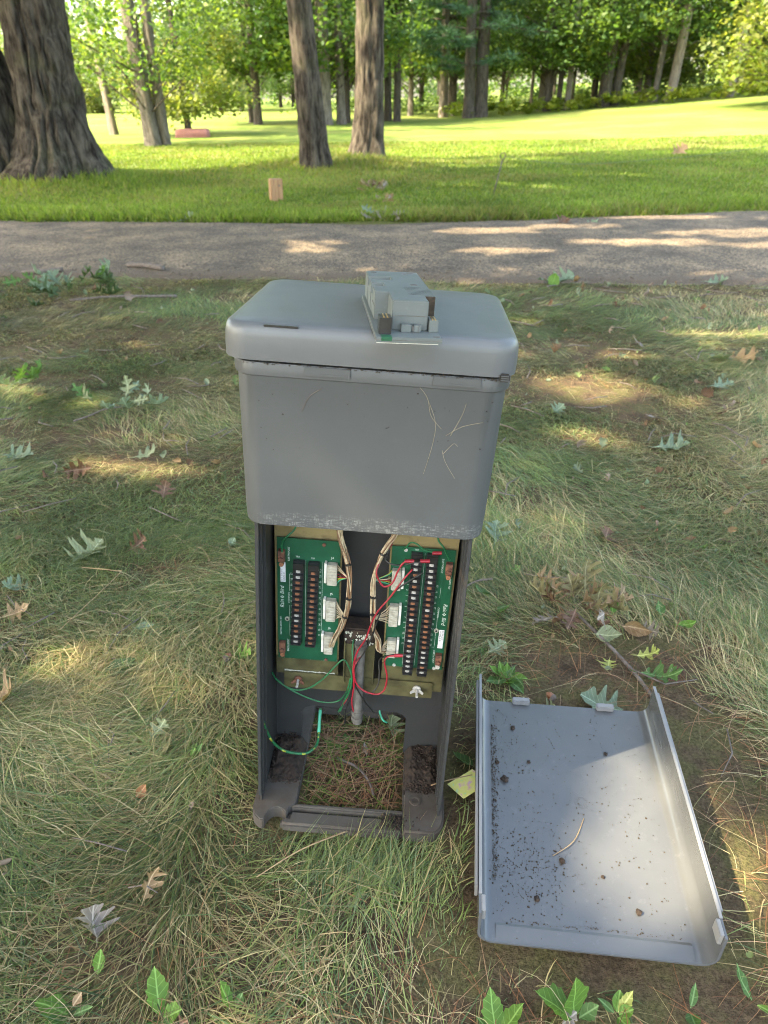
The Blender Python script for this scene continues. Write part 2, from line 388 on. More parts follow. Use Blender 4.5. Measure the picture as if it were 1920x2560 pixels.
GREEN = np.array([(.12,.175,.055),(.165,.21,.075),(.10,.16,.075),(.215,.24,.095),(.15,.19,.10)])
STRAW = np.array([(.40,.33,.18),(.33,.28,.14),(.46,.39,.24),(.28,.23,.12),(.33,.24,.14)])
def blades(name, N, x0, x1, y0, y1, wid, lmin, lmax, label, seed, dens_y=None, crop=None):
    r = np.random.default_rng(seed)
    K = max(40, int(N/26)); kx = r.uniform(x0, x1, K); ky = r.uniform(y0, y1, K)
    if dens_y:
        ky = y0 + (y1-y0)*r.uniform(0, 1, K)**dens_y
    hw = .60*(.861*ky+.62)+.75; ok = np.abs(kx) < hw; kx = kx[ok]; ky = ky[ok]; K = len(kx)
    ang = 2*np.pi*1.6*fbm(kx*1.1+3, ky*1.1, 51, 2) + .8*(vn(kx*5, ky*5, 53)-.5)
    grn = fbm(kx*1.5+17, ky*1.5, 61, 3)
    ci = r.integers(0, K, N)
    X = kx[ci]+r.normal(0, .045, N); Y = ky[ci]+r.normal(0, .045, N)
    br = bare(X, Y); keep = (r.uniform(0, 1, N) > br*1.02) & (Y < pbot(X)-.03+.09*r.uniform(-1, 1, N)*r.uniform(0, 1, N)) & (Y > y0-.1)
    pl = ped_local(X, Y); inped = (np.abs(pl[0]) < .19) & (pl[1] > -.038) & (pl[1] < .30)
    inopen = (np.abs(pl[0]) < .085) & (pl[1] > .015) & (pl[1] < .30)
    pu, pv = pan_local(X, Y); inpan = (np.abs(pu) < .2) & (pv > -.035) & (pv < PAN_L+.03)
    keep &= ~(inped & ~inopen) & ~inpan
    if crop is not None: keep &= crop(X, Y)
    X = X[keep]; Y = Y[keep]; ci = ci[keep]; N = len(X); br = br[keep]; inopen = inopen[keep]
    pl = ped_local(X, Y); pu, pv = pan_local(X, Y)
    L = r.uniform(lmin, lmax, N)*(1-.35*br)
    L[inopen] *= .3
    nearobj = ((np.abs(pu) < .27) & (pv > -.11) & (pv < PAN_L+.1)) | ((np.abs(pl[0]) < .25) & (pl[1] > -.1) & (pl[1] < .35))
    L[nearobj] *= .45
    az = ang[ci] + r.normal(0, .42, N); crl = r.normal(0, .55, N)
    strawp = np.clip(.23+1.4*(grn[ci]-.50)+.45*br, .05, .92)
    isst = r.uniform(0, 1, N) < strawp
    c = np.where(isst[:,None], STRAW[r.integers(0, 5, N)], GREEN[r.integers(0, 5, N)])*(r.uniform(.55, 1.45, N)*(.5+1.0*fbm(kx[ci]*5, ky[ci]*5, 63, 2)))[:,None]
    up = r.uniform(.28, .75, N); dr = up*r.uniform(.45, 1.05, N)
    fw = np.sqrt(np.clip(1-up*up*.5, .2, 1))
    ts = np.array([0, .34, .68, 1.0]); V = np.zeros((N, 7, 3)); hx = np.zeros((4, N)); hy = np.zeros((4, N))
    px_ = X.copy(); py_ = Y.copy(); Z0 = gz(X, Y)-.006
    P = []
    for i, t in enumerate(ts):
        if i:
            a = az + crl*t; st = (ts[i]-ts[i-1])*L*fw; px_ = px_+np.cos(a)*st; py_ = py_+np.sin(a)*st
        P.append((px_.copy(), py_.copy(), Z0 + L*(up*t-dr*t*t) + .010*t*r.uniform(0, 1, N)))
    wv = wid*r.uniform(.5, 1.7, N)
    for i in range(3):
        a = az+crl*ts[i]; sx = -np.sin(a)*wv*.5*(1-.25*i); syy = np.cos(a)*wv*.5*(1-.25*i)
        V[:,2*i] = np.stack([P[i][0]+sx, P[i][1]+syy, P[i][2]], -1); V[:,2*i+1] = np.stack([P[i][0]-sx, P[i][1]-syy, P[i][2]], -1)
    V[:,6] = np.stack(P[3], -1)
    k = np.arange(N)[:,None]*7
    q = np.concatenate([k+np.array([[0,1,3,2]]), k+np.array([[2,3,5,4]])]); t3 = k+np.array([[4,5,6]])
    cc = np.repeat(c[:,None], 7, 1).reshape(-1, 3)
    return tag(link(name, fast_mesh(name, V.reshape(-1, 3), [q, t3], cc), M['blade']), label, 'grass', kind='stuff')
blades('grass', 165000, -1.7, 1.9, .33, 1.95, .0017, .05, .18, 'fine tangled green and straw grass around the pedestal', 1)
blades('grass', 130000, -2.6, 2.8, 1.85, 3.5, .0021, .05, .15, 'fine tangled grass in the middle distance before the path', 2)
blades('grass', 110000, -3.9, 4.1, 3.4, 5.5, .0034, .05, .13, 'grass verge along the near edge of the path', 3)
# longer pale dead stems lying over the turf
def strands(name, N, wid, lmin, lmax, cols, label, seed, region, curl=1.6, mask=None, zoff=.012, cat='grass'):
    r = np.random.default_rng(seed); x0, x1, y0, y1 = region
    Y = y0+(y1-y0)*r.uniform(0, 1, N)**1.3; X = r.uniform(-1, 1, N)*(.60*(.861*Y+.62)+.35)
    X = np.clip(X, x0, x1)
    if mask is not None:
        k = r.uniform(0, 1, N) < mask(X, Y); X = X[k]; Y = Y[k]
    pl = ped_local(X, Y); pu, pv = pan_local(X, Y)
    bad = ((np.abs(pu) < .26) & (pv > -.07) & (pv < PAN_L+.05)) | ((np.abs(pl[0]) < .19) & (pl[1] > -.05) & (pl[1] < .30) & ~((np.abs(pl[0]) < .07) & (pl[1] > .03))) | (Y > pbot(X)-.02)
    X = X[~bad]; Y = Y[~bad]; N = len(X)
    pl = ped_local(X, Y); inop = (np.abs(pl[0]) < .19) & (pl[1] > -.05) & (pl[1] < .30)
    L = r.uniform(lmin, lmax, N); L[inop] *= .45; az = r.uniform(0, 2*np.pi, N); crl = r.normal(0, curl, N); S = 6
    c = np.array(cols)[r.integers(0, len(cols), N)]*r.uniform(.75, 1.25, N)[:,None]
    V = np.zeros((N, S*2, 3)); px_ = X.copy(); py_ = Y.copy(); zz = gz(X, Y)+zoff*r.uniform(.3, 1.5, N); arch = r.uniform(0, .16, N)*L
    for i in range(S):
        t = i/(S-1); a = az+crl*t
        if i: px_ = px_+np.cos(a)*L/(S-1); py_ = py_+np.sin(a)*L/(S-1)
        z = zz+arch*math.sin(math.pi*t); wd = wid*(1-.6*t)*.5
        V[:,2*i] = np.stack([px_-np.sin(a)*wd, py_+np.cos(a)*wd, z], -1); V[:,2*i+1] = np.stack([px_+np.sin(a)*wd, py_-np.cos(a)*wd, z+.0004], -1)
    k = np.arange(N)[:,None]*(2*S)
    q = np.concatenate([k+np.array([[2*i,2*i+1,2*i+3,2*i+2]]) for i in range(S-1)])
    return tag(link(name, fast_mesh(name, V.reshape(-1, 3), [q], np.repeat(c[:,None], 2*S, 1).reshape(-1, 3)), M['litter']), label, cat, kind='stuff')
strands('dry_grass', 1500, .0010, .06, .15, [(.30,.25,.14),(.26,.21,.11),(.2,.19,.09),(.33,.28,.17)], 'long pale dead grass stems lying over the turf', 7, (-2.4,2.4,.4,3.2), curl=.9, zoff=.02)
strands('pine_straw', 9500, .0013, .05, .13, [(.22,.10,.05),(.16,.075,.045),(.28,.15,.08),(.12,.065,.04),(.3,.19,.12)], 'brown pine needles strewn over the bare patches', 8, (-2.6,2.6,.4,4.2), curl=.35, mask=lambda x, y: np.clip(bare(x, y)*1.1+.10, 0, 1), zoff=.010, cat='pine straw')

r_ = np.random.default_rng(66); VV = []; FF = []; CC = []
for i in range(420):
    q = PEDM @ Vector((r_.uniform(-.088,.088), r_.uniform(.03,.24), 0)); a = r_.uniform(0, 6.28); l = r_.uniform(.02,.05); z = gzs(q.x, q.y)+.004+.02*r_.uniform()**2; w_ = .0007
    dx, dy = math.cos(a)*l, math.sin(a)*l; nx_, ny_ = -math.sin(a)*w_, math.cos(a)*w_
    FF.append(np.arange(4)+len(VV)*4); VV.append(np.array([(q.x-dx+nx_,q.y-dy+ny_,z),(q.x-dx-nx_,q.y-dy-ny_,z),(q.x+dx-nx_,q.y+dy-ny_,z+.006),(q.x+dx+nx_,q.y+dy+ny_,z+.006)]))
    c_ = np.array([(.25,.13,.07),(.3,.2,.12),(.17,.09,.06),(.12,.17,.04)][int(r_.integers(0,4))])*r_.uniform(.7,1.3); CC.append(np.repeat(c_[None],4,0))
tag(link('pine_straw', fast_mesh('pine_straw', np.concatenate(VV), [np.array(FF)], np.concatenate(CC)), M['litter']), 'pine needles and dry bits on the ground inside the pedestal opening', 'pine straw', kind='stuff')
# mown lawn beyond the path
def lawn(N, seed):
    r = np.random.default_rng(seed)
    Y = 8.0 + 13*r.uniform(0, 1, N)**1.5; X = r.uniform(-1, 1, N)*(.62*(.861*Y+.6)+1.5)
    k = Y > ptop(X)-.03*r.uniform(-1, 1, N); X = X[k]; Y = Y[k]; N = len(X)
    d = Y-ptop(X); shaggy = 1+1.3*np.exp(-(d/.35)**2)+2.2*np.exp(-(((X+.7)/1.2)**2+((Y-14.0)/1.1)**2))+2.0*np.exp(-(((X+4.7)/1.6)**2+((Y-11.4)/.9)**2))
    H = r.uniform(.022, .055, N)*shaggy; az = r.uniform(0, 2*np.pi, N); wd = .006+.0005*Y
    ox = r.normal(0, .6, N)*H; oy = r.normal(0, .6, N)*H; Z0 = gz(X, Y)-.004
    V = np.zeros((N, 3, 3))
    V[:,0] = np.stack([X-np.sin(az)*wd, Y+np.cos(az)*wd, Z0], -1); V[:,1] = np.stack([X+np.sin(az)*wd, Y-np.cos(az)*wd, Z0], -1); V[:,2] = np.stack([X+ox, Y+oy, Z0+H], -1)
    pat = fbm(X*.8, Y*.8, 77)
    c = np.array([(.125,.19,.032),(.16,.225,.045),(.105,.16,.038),(.21,.24,.075)])[r.integers(0, 4, N)]*(r.uniform(.7, 1.3, N)*(.45+1.1*pat))[:,None]
    dry = (r.uniform(0, 1, N) < .07+.5*sstep(.52, .72, fbm(X*.55+7, Y*1.1, 79))); c[dry] = c[dry]*.4+np.array((.2,.16,.08))*.7
    k = np.arange(N)[:,None]*3
    tag(link('lawn_grass', fast_mesh('lawn_grass', V.reshape(-1, 3), [k+np.array([[0,1,2]])], np.repeat(c[:,None], 3, 1).reshape(-1, 3)), M['lawn_blade']), 'bright green mown grass beyond the path', 'grass', kind='stuff')
lawn(200000, 31)

# ------------------------------------------------------------------ trees
def barkmat(name, c1, c2, c3, vs=(15,15,3.2), mossy=0.0):
    m, n, b, o = newmat(name); co = coords(n)
    cs = coords(n, 'Object', vs)
    f = noise(n, cs, 1.0, 7, .68)
    col = ramp(n, f, [(.38, c3), (.5, c1), (.62, c2)])
    big = ramp(n, noise(n, co, 1.6, 5), [(.35, .72), (.7, 1.2)])
    col = mix(n, 1.0, col, big, 'MULTIPLY')
    if mossy: col = mix(n, ramp(n, noise(n, co, 2.2, 5), [(.52, 0.), (.75, mossy)]), col, (.09,.10,.045))
    n.links.new(col, b.inputs['Base Color']); b.inputs['Roughness'].default_value = .95; b.inputs['Specular IOR Level'].default_value = .1
    bump(n, f, 1.0, .05, b)
    return m
M['bark_oak'] = barkmat('oak_bark', (.072,.060,.050), (.125,.106,.088), (.02,.016,.014), mossy=.4)
M['bark_dark'] = barkmat('dark_bark', (.095,.08,.068), (.155,.135,.115), (.03,.025,.022))
M['bark_grey'] = barkmat('grey_bark', (.19,.165,.145), (.27,.24,.21), (.085,.07,.06))
M['bark_pale'] = barkmat('pale_bark', (.26,.215,.18), (.36,.31,.27), (.13,.10,.085))

def trunk_mesh(name, path, radii, nseg=64, step=.05, ridge=.05, ridges=22, seed=0):
    """tapered trunk with furrowed bark: rings along the path pushed out by stretched noise"""
    P = catmull(path, 10); R = np.interp(np.linspace(0, 1, len(P)), np.linspace(0, 1, len(radii)), radii)
    ln = np.concatenate([[0], np.cumsum([(P[i+1]-P[i]).length for i in range(len(P)-1)])])
    S = np.arange(0, ln[-1], step); arr = np.array([tuple(p) for p in P])
    C = np.stack([np.interp(S, ln, arr[:,k]) for k in range(3)], -1); RR = np.interp(S, ln, R)
    a = np.linspace(0, 2*np.pi, nseg, endpoint=False)
    A, SS = np.meshgrid(a, S)
    u = A/(2*np.pi)*ridges; wob = 1.4*(fbm(A*2+seed, SS*1.6, seed+3)-.5)
    uu = np.mod(u+wob*1.2, ridges)
    rn = np.abs(2*vn(uu, SS*2.2, seed+5)-1); rn2 = vn(uu*2.3, SS*6, seed+6)
    amp = ridge*(np.sqrt(np.clip(rn, 0, 1))*.75+.25*rn2-.5)
    # keep the seam closed
    bl = sstep(0, .25, A)*sstep(0, .25, 2*np.pi-A); amp = amp*bl
    lobes = .07*np.cos(A*3+seed)+.05*np.cos(A*5+seed*2)
    fl = np.clip((RR/np.min(RR[:max(2,len(RR)//2)])-1), 0, 1.2)
    rad = RR[:,None]*(1+lobes*(.35+.9*fl[:,None])) + amp*np.clip(RR[:,None]/.4, .25, 1.2)
    V = np.stack([C[:,0][:,None]+rad*np.cos(A), C[:,1][:,None]+rad*np.sin(A), C[:,2][:,None]+0*A], -1).reshape(-1, 3)
    m_, k_ = len(S), nseg
    id_ = np.arange(m_*k_).reshape(m_, k_); nx_ = np.roll(id_, -1, 1)
    F = np.stack([id_[:-1], nx_[:-1], nx_[1:], id_[1:]], -1).reshape(-1, 4)
    return fast_mesh(name, V, [F], smooth=True)

def leaf_cloud(centers, radii, nper, size, palette, r, flat=.6, squash=.62, colvar=None):
    """diamond leaves scattered in flattened clumps; each leaf its own colour"""
    n = len(centers); C = np.repeat(np.array(centers), nper, 0); R = np.repeat(np.array(radii), nper)
    N = len(C)
    d = r.normal(0, 1, (N, 3)); d /= np.linalg.norm(d, axis=1)[:,None]
    rr = R*r.uniform(.15, 1.0, N)**.55
    P = C + d*rr[:,None]*np.array([1, 1, squash])
    nrm = r.normal(0, 1, (N, 3)); nrm[:,2] = np.abs(nrm[:,2])+flat; nrm /= np.linalg.norm(nrm, axis=1)[:,None]
    t = np.cross(nrm, r.normal(0, 1, (N, 3))); t /= np.linalg.norm(t, axis=1)[:,None]; bt = np.cross(nrm, t)
    s = size*r.uniform(.6, 1.35, N)
    V = np.stack([P-t*s[:,None]*.5, P+bt*s[:,None]*.33, P+t*s[:,None]*.5, P-bt*s[:,None]*.33], 1)
    pal = np.array(palette); ck = np.repeat(r.integers(0, len(pal), n), nper)
    c = pal[ck]*.65+pal[r.integers(0, len(pal), N)]*.35
    c = c*r.uniform(.7, 1.3, N)[:,None]*np.repeat(r.uniform(.75, 1.25, n), nper)[:,None]
    return V.reshape(-1, 3), np.repeat(c[:,None], 4, 1).reshape(-1, 3)
SUNGAPS = [(-.92,2.42,.42,.17),(-1.55,3.25,.42,.22),(-1.15,4.15,.5,.13),(-.75,4.35,.3,.1),(.88,3.04,.24,.13),(.80,2.54,.16,.09),(.50,2.05,.12,.05),(-.36,1.22,.10,.06),(.52,.82,.10,.20),(1.9,3.9,.3,.12),(-2.1,3.9,.3,.15),
    (1.1,7.3,.55,.18),(1.9,7.5,.5,.12),(2.3,6.6,.6,.13),(3.3,7.0,.7,.16),(-.62,6.7,.28,.12),(-.55,6.35,.2,.08),(3.0,8.1,.6,.14),(3.7,6.4,.7,.14),(1.0,6.3,.4,.08),(1.3,10.9,.7,.2),(2.2,10.5,.4,.15),(3.6,12.0,.8,.2),(.6,12.6,.9,.25),(2.6,5.3,.3,.1)]
def sun_gap(P):
    """openings in the crowns: True where a leaf would stand in the way of one of the sun flecks on the ground"""
    t = P[:,2]/sdir.z; hx = P[:,0]-sdir.x*t; hy = P[:,1]-sdir.y*t
    hx = hx+.10*(fbm(hx*4, hy*4, 301)-.5)*2; hy = hy+.10*(fbm(hx*4+9, hy*4, 302)-.5)*2
    g = np.zeros(len(P), bool)
    for cx, cy, rx, ry in SUNGAPS: g |= ((hx-cx)/(rx+.10))**2+((hy-cy)/(ry+.10))**2 < 1
    lim = np.interp(hx, [-12,-3,-.5,1.9,3.3,6,9,14], [12.2,13.0,13.3,12.7,15.2,15.8,16.4,17]) + .5*(fbm(hx*.9, hy*.9, 303)-.5)
    return g | (hy > lim)
def cloud_mesh(name, *a, gap=None, **k):
    V, c = leaf_cloud(*a, **k); N = len(V)//4
    if gap is not None:
        keep = ~sun_gap(V.reshape(-1, 4, 3).mean(1)+np.array(gap)); V = V.reshape(-1, 4, 3)[keep].reshape(-1, 3); c = c.reshape(-1, 4, 3)[keep].reshape(-1, 3); N = len(V)//4
    return fast_mesh(name, V, [np.arange(N*4).reshape(-1, 4)], c)

PAL_OAK = [(.055,.105,.034),(.075,.13,.042),(.105,.16,.05)]
PAL_MAPLE = [(.075,.145,.04),(.115,.19,.045),(.165,.225,.05),(.08,.155,.06),(.055,.11,.042)]
PAL_YEL = [(.15,.18,.045),(.11,.15,.045),(.19,.2,.065),(.09,.13,.05)]

def crown_points(r, zb, zt, R, n, low=.55, off=(0,0)):
    C = []; rad = []
    for i in range(n):
        z = zb+(zt-zb)*(r.uniform(0, 1)**(1/ (1-low) if False else 1.0/(1-low*.6)) if False else r.uniform(0, 1)**(1+low*1.6))
        f = (z-zb)/(zt-zb); pr = R*math.sin(math.pi*(.18+.78*f))**.7
        a = r.uniform(0, 2*np.pi); q = pr*math.sqrt(r.uniform(.12, 1))
        C.append((off[0]+q*math.cos(a), off[1]+q*math.sin(a), z)); rad.append(r.uniform(.55, 1.15)*min(1.3, .25*R+.25))
    return C, rad
def limbs_mesh(name, C, rad, r, trunk_r, frac=.4, lean=(0,0), ztop=12):
    mb = MB()
    for c in C:
        if r.uniform() > frac: continue
        z0 = max(.8, c[2]-r.uniform(.3, 1.2)-.25*math.hypot(c[0], c[1]))
        bx = lean[0]*z0/ztop; by = lean[1]*z0/ztop
        mid = ((bx+c[0])*.5, (by+c[1])*.5, (z0+c[2])*.5+r.uniform(-.1, .25))
        mb.tube(catmull([(bx, by, z0), mid, c], 3), np.linspace(trunk_r*.16, .008, 7), 5, cap=False)
    return mb.mesh(name, smooth=True)

# --- shared background variants
def deciduous(seed, zb, zt, R, n, nper, size, pal, tr):
    r = np.random.default_rng(seed); C, rad = crown_points(r, zb, zt, R, n)
    return dict(crown=cloud_mesh('crown', C, rad, nper, size, pal, r), limbs=limbs_mesh('limbs', C, rad, r, tr), mat='foliage')
def pine(seed, zb, zt, R, tr):
    r = np.random.default_rng(seed); mb = MB(); C = []; rad = []
    z = zb
    while z < zt:
        f = (z-zb)/(zt-zb); L = R*(1-.8*f)*r.uniform(.8, 1.1)
        for k in range(5):
            if r.uniform() < .15: continue
            a = r.uniform(0, 2*np.pi); l = L*r.uniform(.6, 1.1); dz = r.uniform(-.25, .35)
            e = (l*math.cos(a), l*math.sin(a), z+dz)
            mb.tube([(0,0,z), (e[0]*.5, e[1]*.5, z+dz*.5+.12), e], [tr*.22, tr*.14, .012], 4, cap=False)
            for q in np.linspace(.3, 1, max(4, int(l*3.2))):
                C.append((e[0]*q+r.normal(0, .14), e[1]*q+r.normal(0, .14), z+dz*q+.1*math.sin(3.1*q)+r.normal(0, .06))); rad.append(.22+.22*(1-abs(q-.7)))
        z += r.uniform(.42, .8)
    C = np.array(C); n = len(C); per = 26; N = n*per
    P = np.repeat(C, per, 0); d = r.normal(0, 1, (N, 3)); d[:,2] = d[:,2]*.45+.1; d /= np.linalg.norm(d, axis=1)[:,None]
    Lh = np.repeat(np.array(rad), per)*r.uniform(.6, 1.2, N); sd = np.cross(d, r.normal(0, 1, (N, 3))); sd /= np.linalg.norm(sd, axis=1)[:,None]
    wdt = .022
    V = np.stack([P-sd*wdt*.6, P+sd*wdt*.6, P+d*Lh[:,None]+sd*wdt*.4, P+d*Lh[:,None]-sd*wdt*.4], 1)
    pal = np.array([(.04,.095,.045),(.055,.12,.055),(.075,.15,.07),(.045,.105,.06)])
    c = np.repeat(pal[r.integers(0, 4, n)], per, 0)*r.uniform(.7, 1.4, N)[:,None]
    return dict(crown=fast_mesh('crown', V.reshape(-1, 3), [np.arange(N*4).reshape(-1, 4)], np.repeat(c[:,None], 4, 1).reshape(-1, 3)), limbs=mb.mesh('limbs', smooth=True), mat='needle')
VAR = {
 'mapleA': deciduous(101, 2.3, 13, 4.2, 95, 95, .21, PAL_MAPLE, .2),
 'mapleB': deciduous(102, 2.9, 14, 4.6, 88, 95, .22, PAL_MAPLE, .22),
 'mapleC': deciduous(103, 1.0, 8.5, 3.2, 95, 85, .19, PAL_YEL+PAL_MAPLE[1:3], .12),
 'bush': deciduous(104, .25, 4.2, 2.3, 75, 85, .19, PAL_YEL, .07),
 'understory': deciduous(105, 1.9, 7.0, 3.0, 90, 85, .18, PAL_MAPLE[:2]+PAL_OAK, .08),
 'pineA': pine(106, 2.1, 14, 3.6, .2), 'pineB': pine(107, 3.0, 15, 3.2, .22),
 'mapleD': deciduous(109, 1.9, 9.5, 2.9, 90, 95, .14, PAL_MAPLE+PAL_OAK, .2),
 'high': deciduous(108, 6.0, 15, 4.5, 36, 85, .3, PAL_OAK, .25),
}
TRUNKS = {k: trunk_mesh('trunk', [(0,0,-.3),(0,0,.25),(.02,0,1.2),(.0,.03,4),(-.05,0,8),(0,0,13)], [1.35,1.15,.98,.92,.8,.55,.25], 20, .16, .10, 9, s) for k, s in (('a',1),('b',2),('c',3))}
def put_tree(name, label, var, x, y, r=.2, bark='bark_dark', lean=(0,0), rot=None, sc=1.0, group=None, twin=None, cat='tree'):
    e = empty(name, (x, y, gzs(x, y)-.05)); tag(e, label, cat, group)
    v = VAR[var]; rz = random.uniform(0, 6.28) if rot is None else rot
    me = TRUNKS[random.choice('abc')]
    stems = [(0, 0, r, lean)]+([twin] if twin else [])
    for (sx_, sy_, rr, ln) in stems:
        t = bpy.data.objects.new('trunk', me); COL.objects.link(t); t.parent = e
        t.location = (sx_, sy_, 0); t.scale = (rr, rr, sc); t.rotation_euler = (-ln[1], ln[0], random.uniform(0, 6))
        t.rotation_euler = Euler((ln[1]*-1, ln[0], 0)).to_matrix().to_euler()
        t.material_slots[0].link = 'OBJECT' if t.material_slots else 'OBJECT'
        t.material_slots[0].material = M[bark]
    for part in ('limbs', 'crown'):
        p = bpy.data.objects.new(part, v[part]); COL.objects.link(p); p.parent = e
        p.rotation_euler = Euler((-lean[1]*.7, lean[0]*.7, 0)).to_matrix().to_euler(); p.rotation_euler.z = rz; p.scale = (sc, sc, sc)
        if not v[part].materials: v[part].materials.append(M[v['mat']] if part == 'crown' else M['bark_dark'])
    return e
for t in TRUNKS.values(): t.materials.append(M['bark_dark'])

def wx(dx, Y): return (dx-829)/1534*(.861*Y+.3)
# prominent trunks at the wood's edge (image column, distance)
put_tree('maple_tree', 'grey double-trunk maple standing alone in the field left of centre', 'mapleD', -5.8, 20.4, .19, 'bark_grey', (-.045,.02), 1.2, .9, twin=(.26,.15,.14,(.0,-.02)))
put_tree('pine_tree', 'slender pale pine trunk leaning left behind the double-trunk maple', 'high', -8.6, 26, .13, 'bark_pale', (-.05,0))
put_tree('maple_tree', 'small spreading tree in front of the pink cover', 'mapleC', wx(432, 27), 25.6, .10, 'bark_dark', (-.03,0), .4, .8)
put_tree('oak_tree', 'thin straight tree rising by itself from the far sunny field', 'understory', wx(563, 34), 34, .17, 'bark_dark', (0,0), 2.0, 1.25)
put_tree('oak_tree', 'thinner tree just left of the straight tree in the far field', 'understory', wx(548, 36), 36, .11, 'bark_dark', (0,0), 4.0, 1.1)
put_tree('oak_tree', 'broad grey trunk half hidden behind the two path-side trunks', 'mapleA', wx(708, 33), 33, .28, 'bark_grey', (.01,0), .3, twin=(.65,.4,.18,(.0,0)))
put_tree('oak_tree', 'dark slim trunk between the two path-side trunks', 'mapleA', wx(756, 35), 35, .15, 'bark_dark')
put_tree('pine_tree', 'reddish pine trunk just right of the path-side pair', 'pineB', wx(845, 37), 37, .17, 'bark_dark')
put_tree('pine_tree', 'second reddish pine right of the path-side pair', 'pineB', wx(865, 36), 36, .16, 'bark_dark', (.01,0))
put_tree('pine_tree', 'pine with a straight pale grey trunk and drooping boughs', 'pineA', wx(968, 40), 41, .22, 'bark_pale')
put_tree('pine_tree', 'large dark pine with a thick twin trunk at the field edge', 'pineA', wx(1022, 38), 38.5, .26, 'bark_dark', (-.01,0), twin=(.6,.2,.30,(-.01,0)))
put_tree('maple_tree', 'two-stemmed dark maple above the bright weeds', 'mapleA', wx(1188, 40), 40, .17, 'bark_dark', (0,0), twin=(.6,.2,.13,(.01,0)))
put_tree('maple_tree', 'slim grey tree just right of the two-stemmed dark maple', 'understory', wx(1228, 40), 39.6, .14, 'bark_grey', (.01,0))
put_tree('oak_tree', 'wide dark oak splitting into a V of two leaning trunks', 'mapleB', wx(1310, 40), 40, .30, 'bark_dark', (.02,0), twin=(.55,.1,.2,(.06,0)))
put_tree('maple_tree', 'grey slender trunk left of the pale leaning pine', 'mapleB', wx(1425, 40), 40.5, .15, 'bark_grey', (.03,0))
put_tree('pine_tree', 'tall pale pine trunk leaning right at the field edge', 'high', wx(1452, 40), 40, .23, 'bark_pale', (.05,0))
put_tree('pine_tree', 'pale trunk wrapped in leafy vine near the right edge', 'high', wx(1578, 40), 40, .18, 'bark_pale', (.03,0))
put_tree('maple_tree', 'slim grey trunk right of the vine-wrapped trunk', 'mapleB', wx(1610, 42), 43, .18, 'bark_grey', (.04,0))
put_tree('maple_tree', 'sunlit maple whose leaves hang into the right top corner', 'mapleC', wx(1725, 30), 31, .16, 'bark_dark', (0,0), 2.2, 1.1)
# the wood behind
wr = np.random.default_rng(77)
names = {'mapleA':'maple_tree','mapleB':'maple_tree','understory':'maple_tree','pineA':'pine_tree','pineB':'pine_tree','mapleC':'maple_tree','high':'oak_tree'}
lab = {'mapleA':'leafy maple in the wood','mapleB':'tall maple in the wood','understory':'low-branched young tree in the wood','pineA':'dark pine with low boughs','pineB':'high-boughed pine','mapleC':'yellow-green tree in the wood','high':'bare-trunked tall tree'}
grid = []
for row, (Yd, stepx, xa, xb) in enumerate(((44, 3.6, 1, 30), (50, 3.8, -3, 36), (57, 4.2, -6, 42), (66, 5.2, -12, 48), (78, 6, -14, 56))):
    xx = xa
    while xx < xb:
        grid.append((xx+wr.uniform(-1.1, 1.1), Yd+wr.uniform(-2.2, 2.2), row)); xx += stepx*wr.uniform(.8, 1.2)
MARKS = [(600,'the far sunny field'),(705,'the broad grey trunk'),(775,'the path-side pair'),(855,'the reddish pines'),(968,'the pale straight pine'),(1025,'the thick twin pine'),(1110,'the gap of bright weeds'),(1200,'the two-stemmed dark maple'),(1315,'the V-shaped oak'),(1440,'the pale leaning pine'),(1578,'the vine-wrapped trunk'),(1700,'the sunlit right corner')]
DEPTH = ['close behind','a row behind','well behind','far behind','at the very back behind']
seen_ = {}
for (x, y, row) in grid:
    var = wr.choice(['mapleA','mapleB','understory','high','pineA','pineB','mapleC','high'])
    dcol = 829+x*1534/(.861*y+.3); mk = min(MARKS, key=lambda q: abs(q[0]-dcol))[1]; lb = '%s %s %s' % (lab[var], DEPTH[row], mk)
    put_tree(names[var], lb, var, x, y, wr.uniform(.09, .22), wr.choice(['bark_dark','bark_dark','bark_grey']), (wr.uniform(-.03,.03), 0), sc=wr.uniform(.9, 1.25), group='trees of the wood behind the field')
# far left, beyond the open field: a lower sunlit edge
LM_ = [(60,'the massive oak'),(190,'the oak gap'),(250,'the slender pale pine'),(340,'the double-trunk maple'),(440,'the pink cover'),(555,'the straight field tree'),(640,'the path-side pair')]
for i, (x, y, var, s) in enumerate([(-31,60,'mapleC',.75),(-27,57,'bush',1.1),(-24,62,'mapleC',.72),(-21,58,'bush',1.15),(-18,63,'mapleC',.7),(-15,60,'understory',.75),(-12.5,64,'mapleC',.75),(-10,59,'understory',.8),(-34,66,'mapleC',.85),(-29,68,'mapleC',.85),(-7,66,'mapleA',.6),(-4,62,'understory',.9),(-1.5,66,'mapleA',.75),(-20,70,'pineA',.62),(-14,72,'pineA',.6),(-9,74,'mapleA',.62),(-25,74,'mapleA',.62),(-33,76,'mapleA',.7),(-38,68,'mapleC',.9),(-43,70,'mapleA',.8)]):
    nm = {'mapleC':'maple_tree','bush':'shrub','understory':'maple_tree','mapleA':'maple_tree','pineA':'pine_tree'}[var]
    put_tree(nm, {'mapleC':'pale yellow-green tree','bush':'rounded sunlit shrub','understory':'young tree','mapleA':'deep green tree','pineA':'dark pine'}[var]+(' at the front of' if y < 61 else ' midway into' if y < 67.5 else ' at the back of')+' the far growth beyond '+min(LM_, key=lambda q: abs(q[0]-(829+x*1534/(.861*y+.3))))[1], var, x, y, .16, 'bark_dark', sc=s, group='far left field-edge growth', cat='shrub' if var == 'bush' else 'tree')
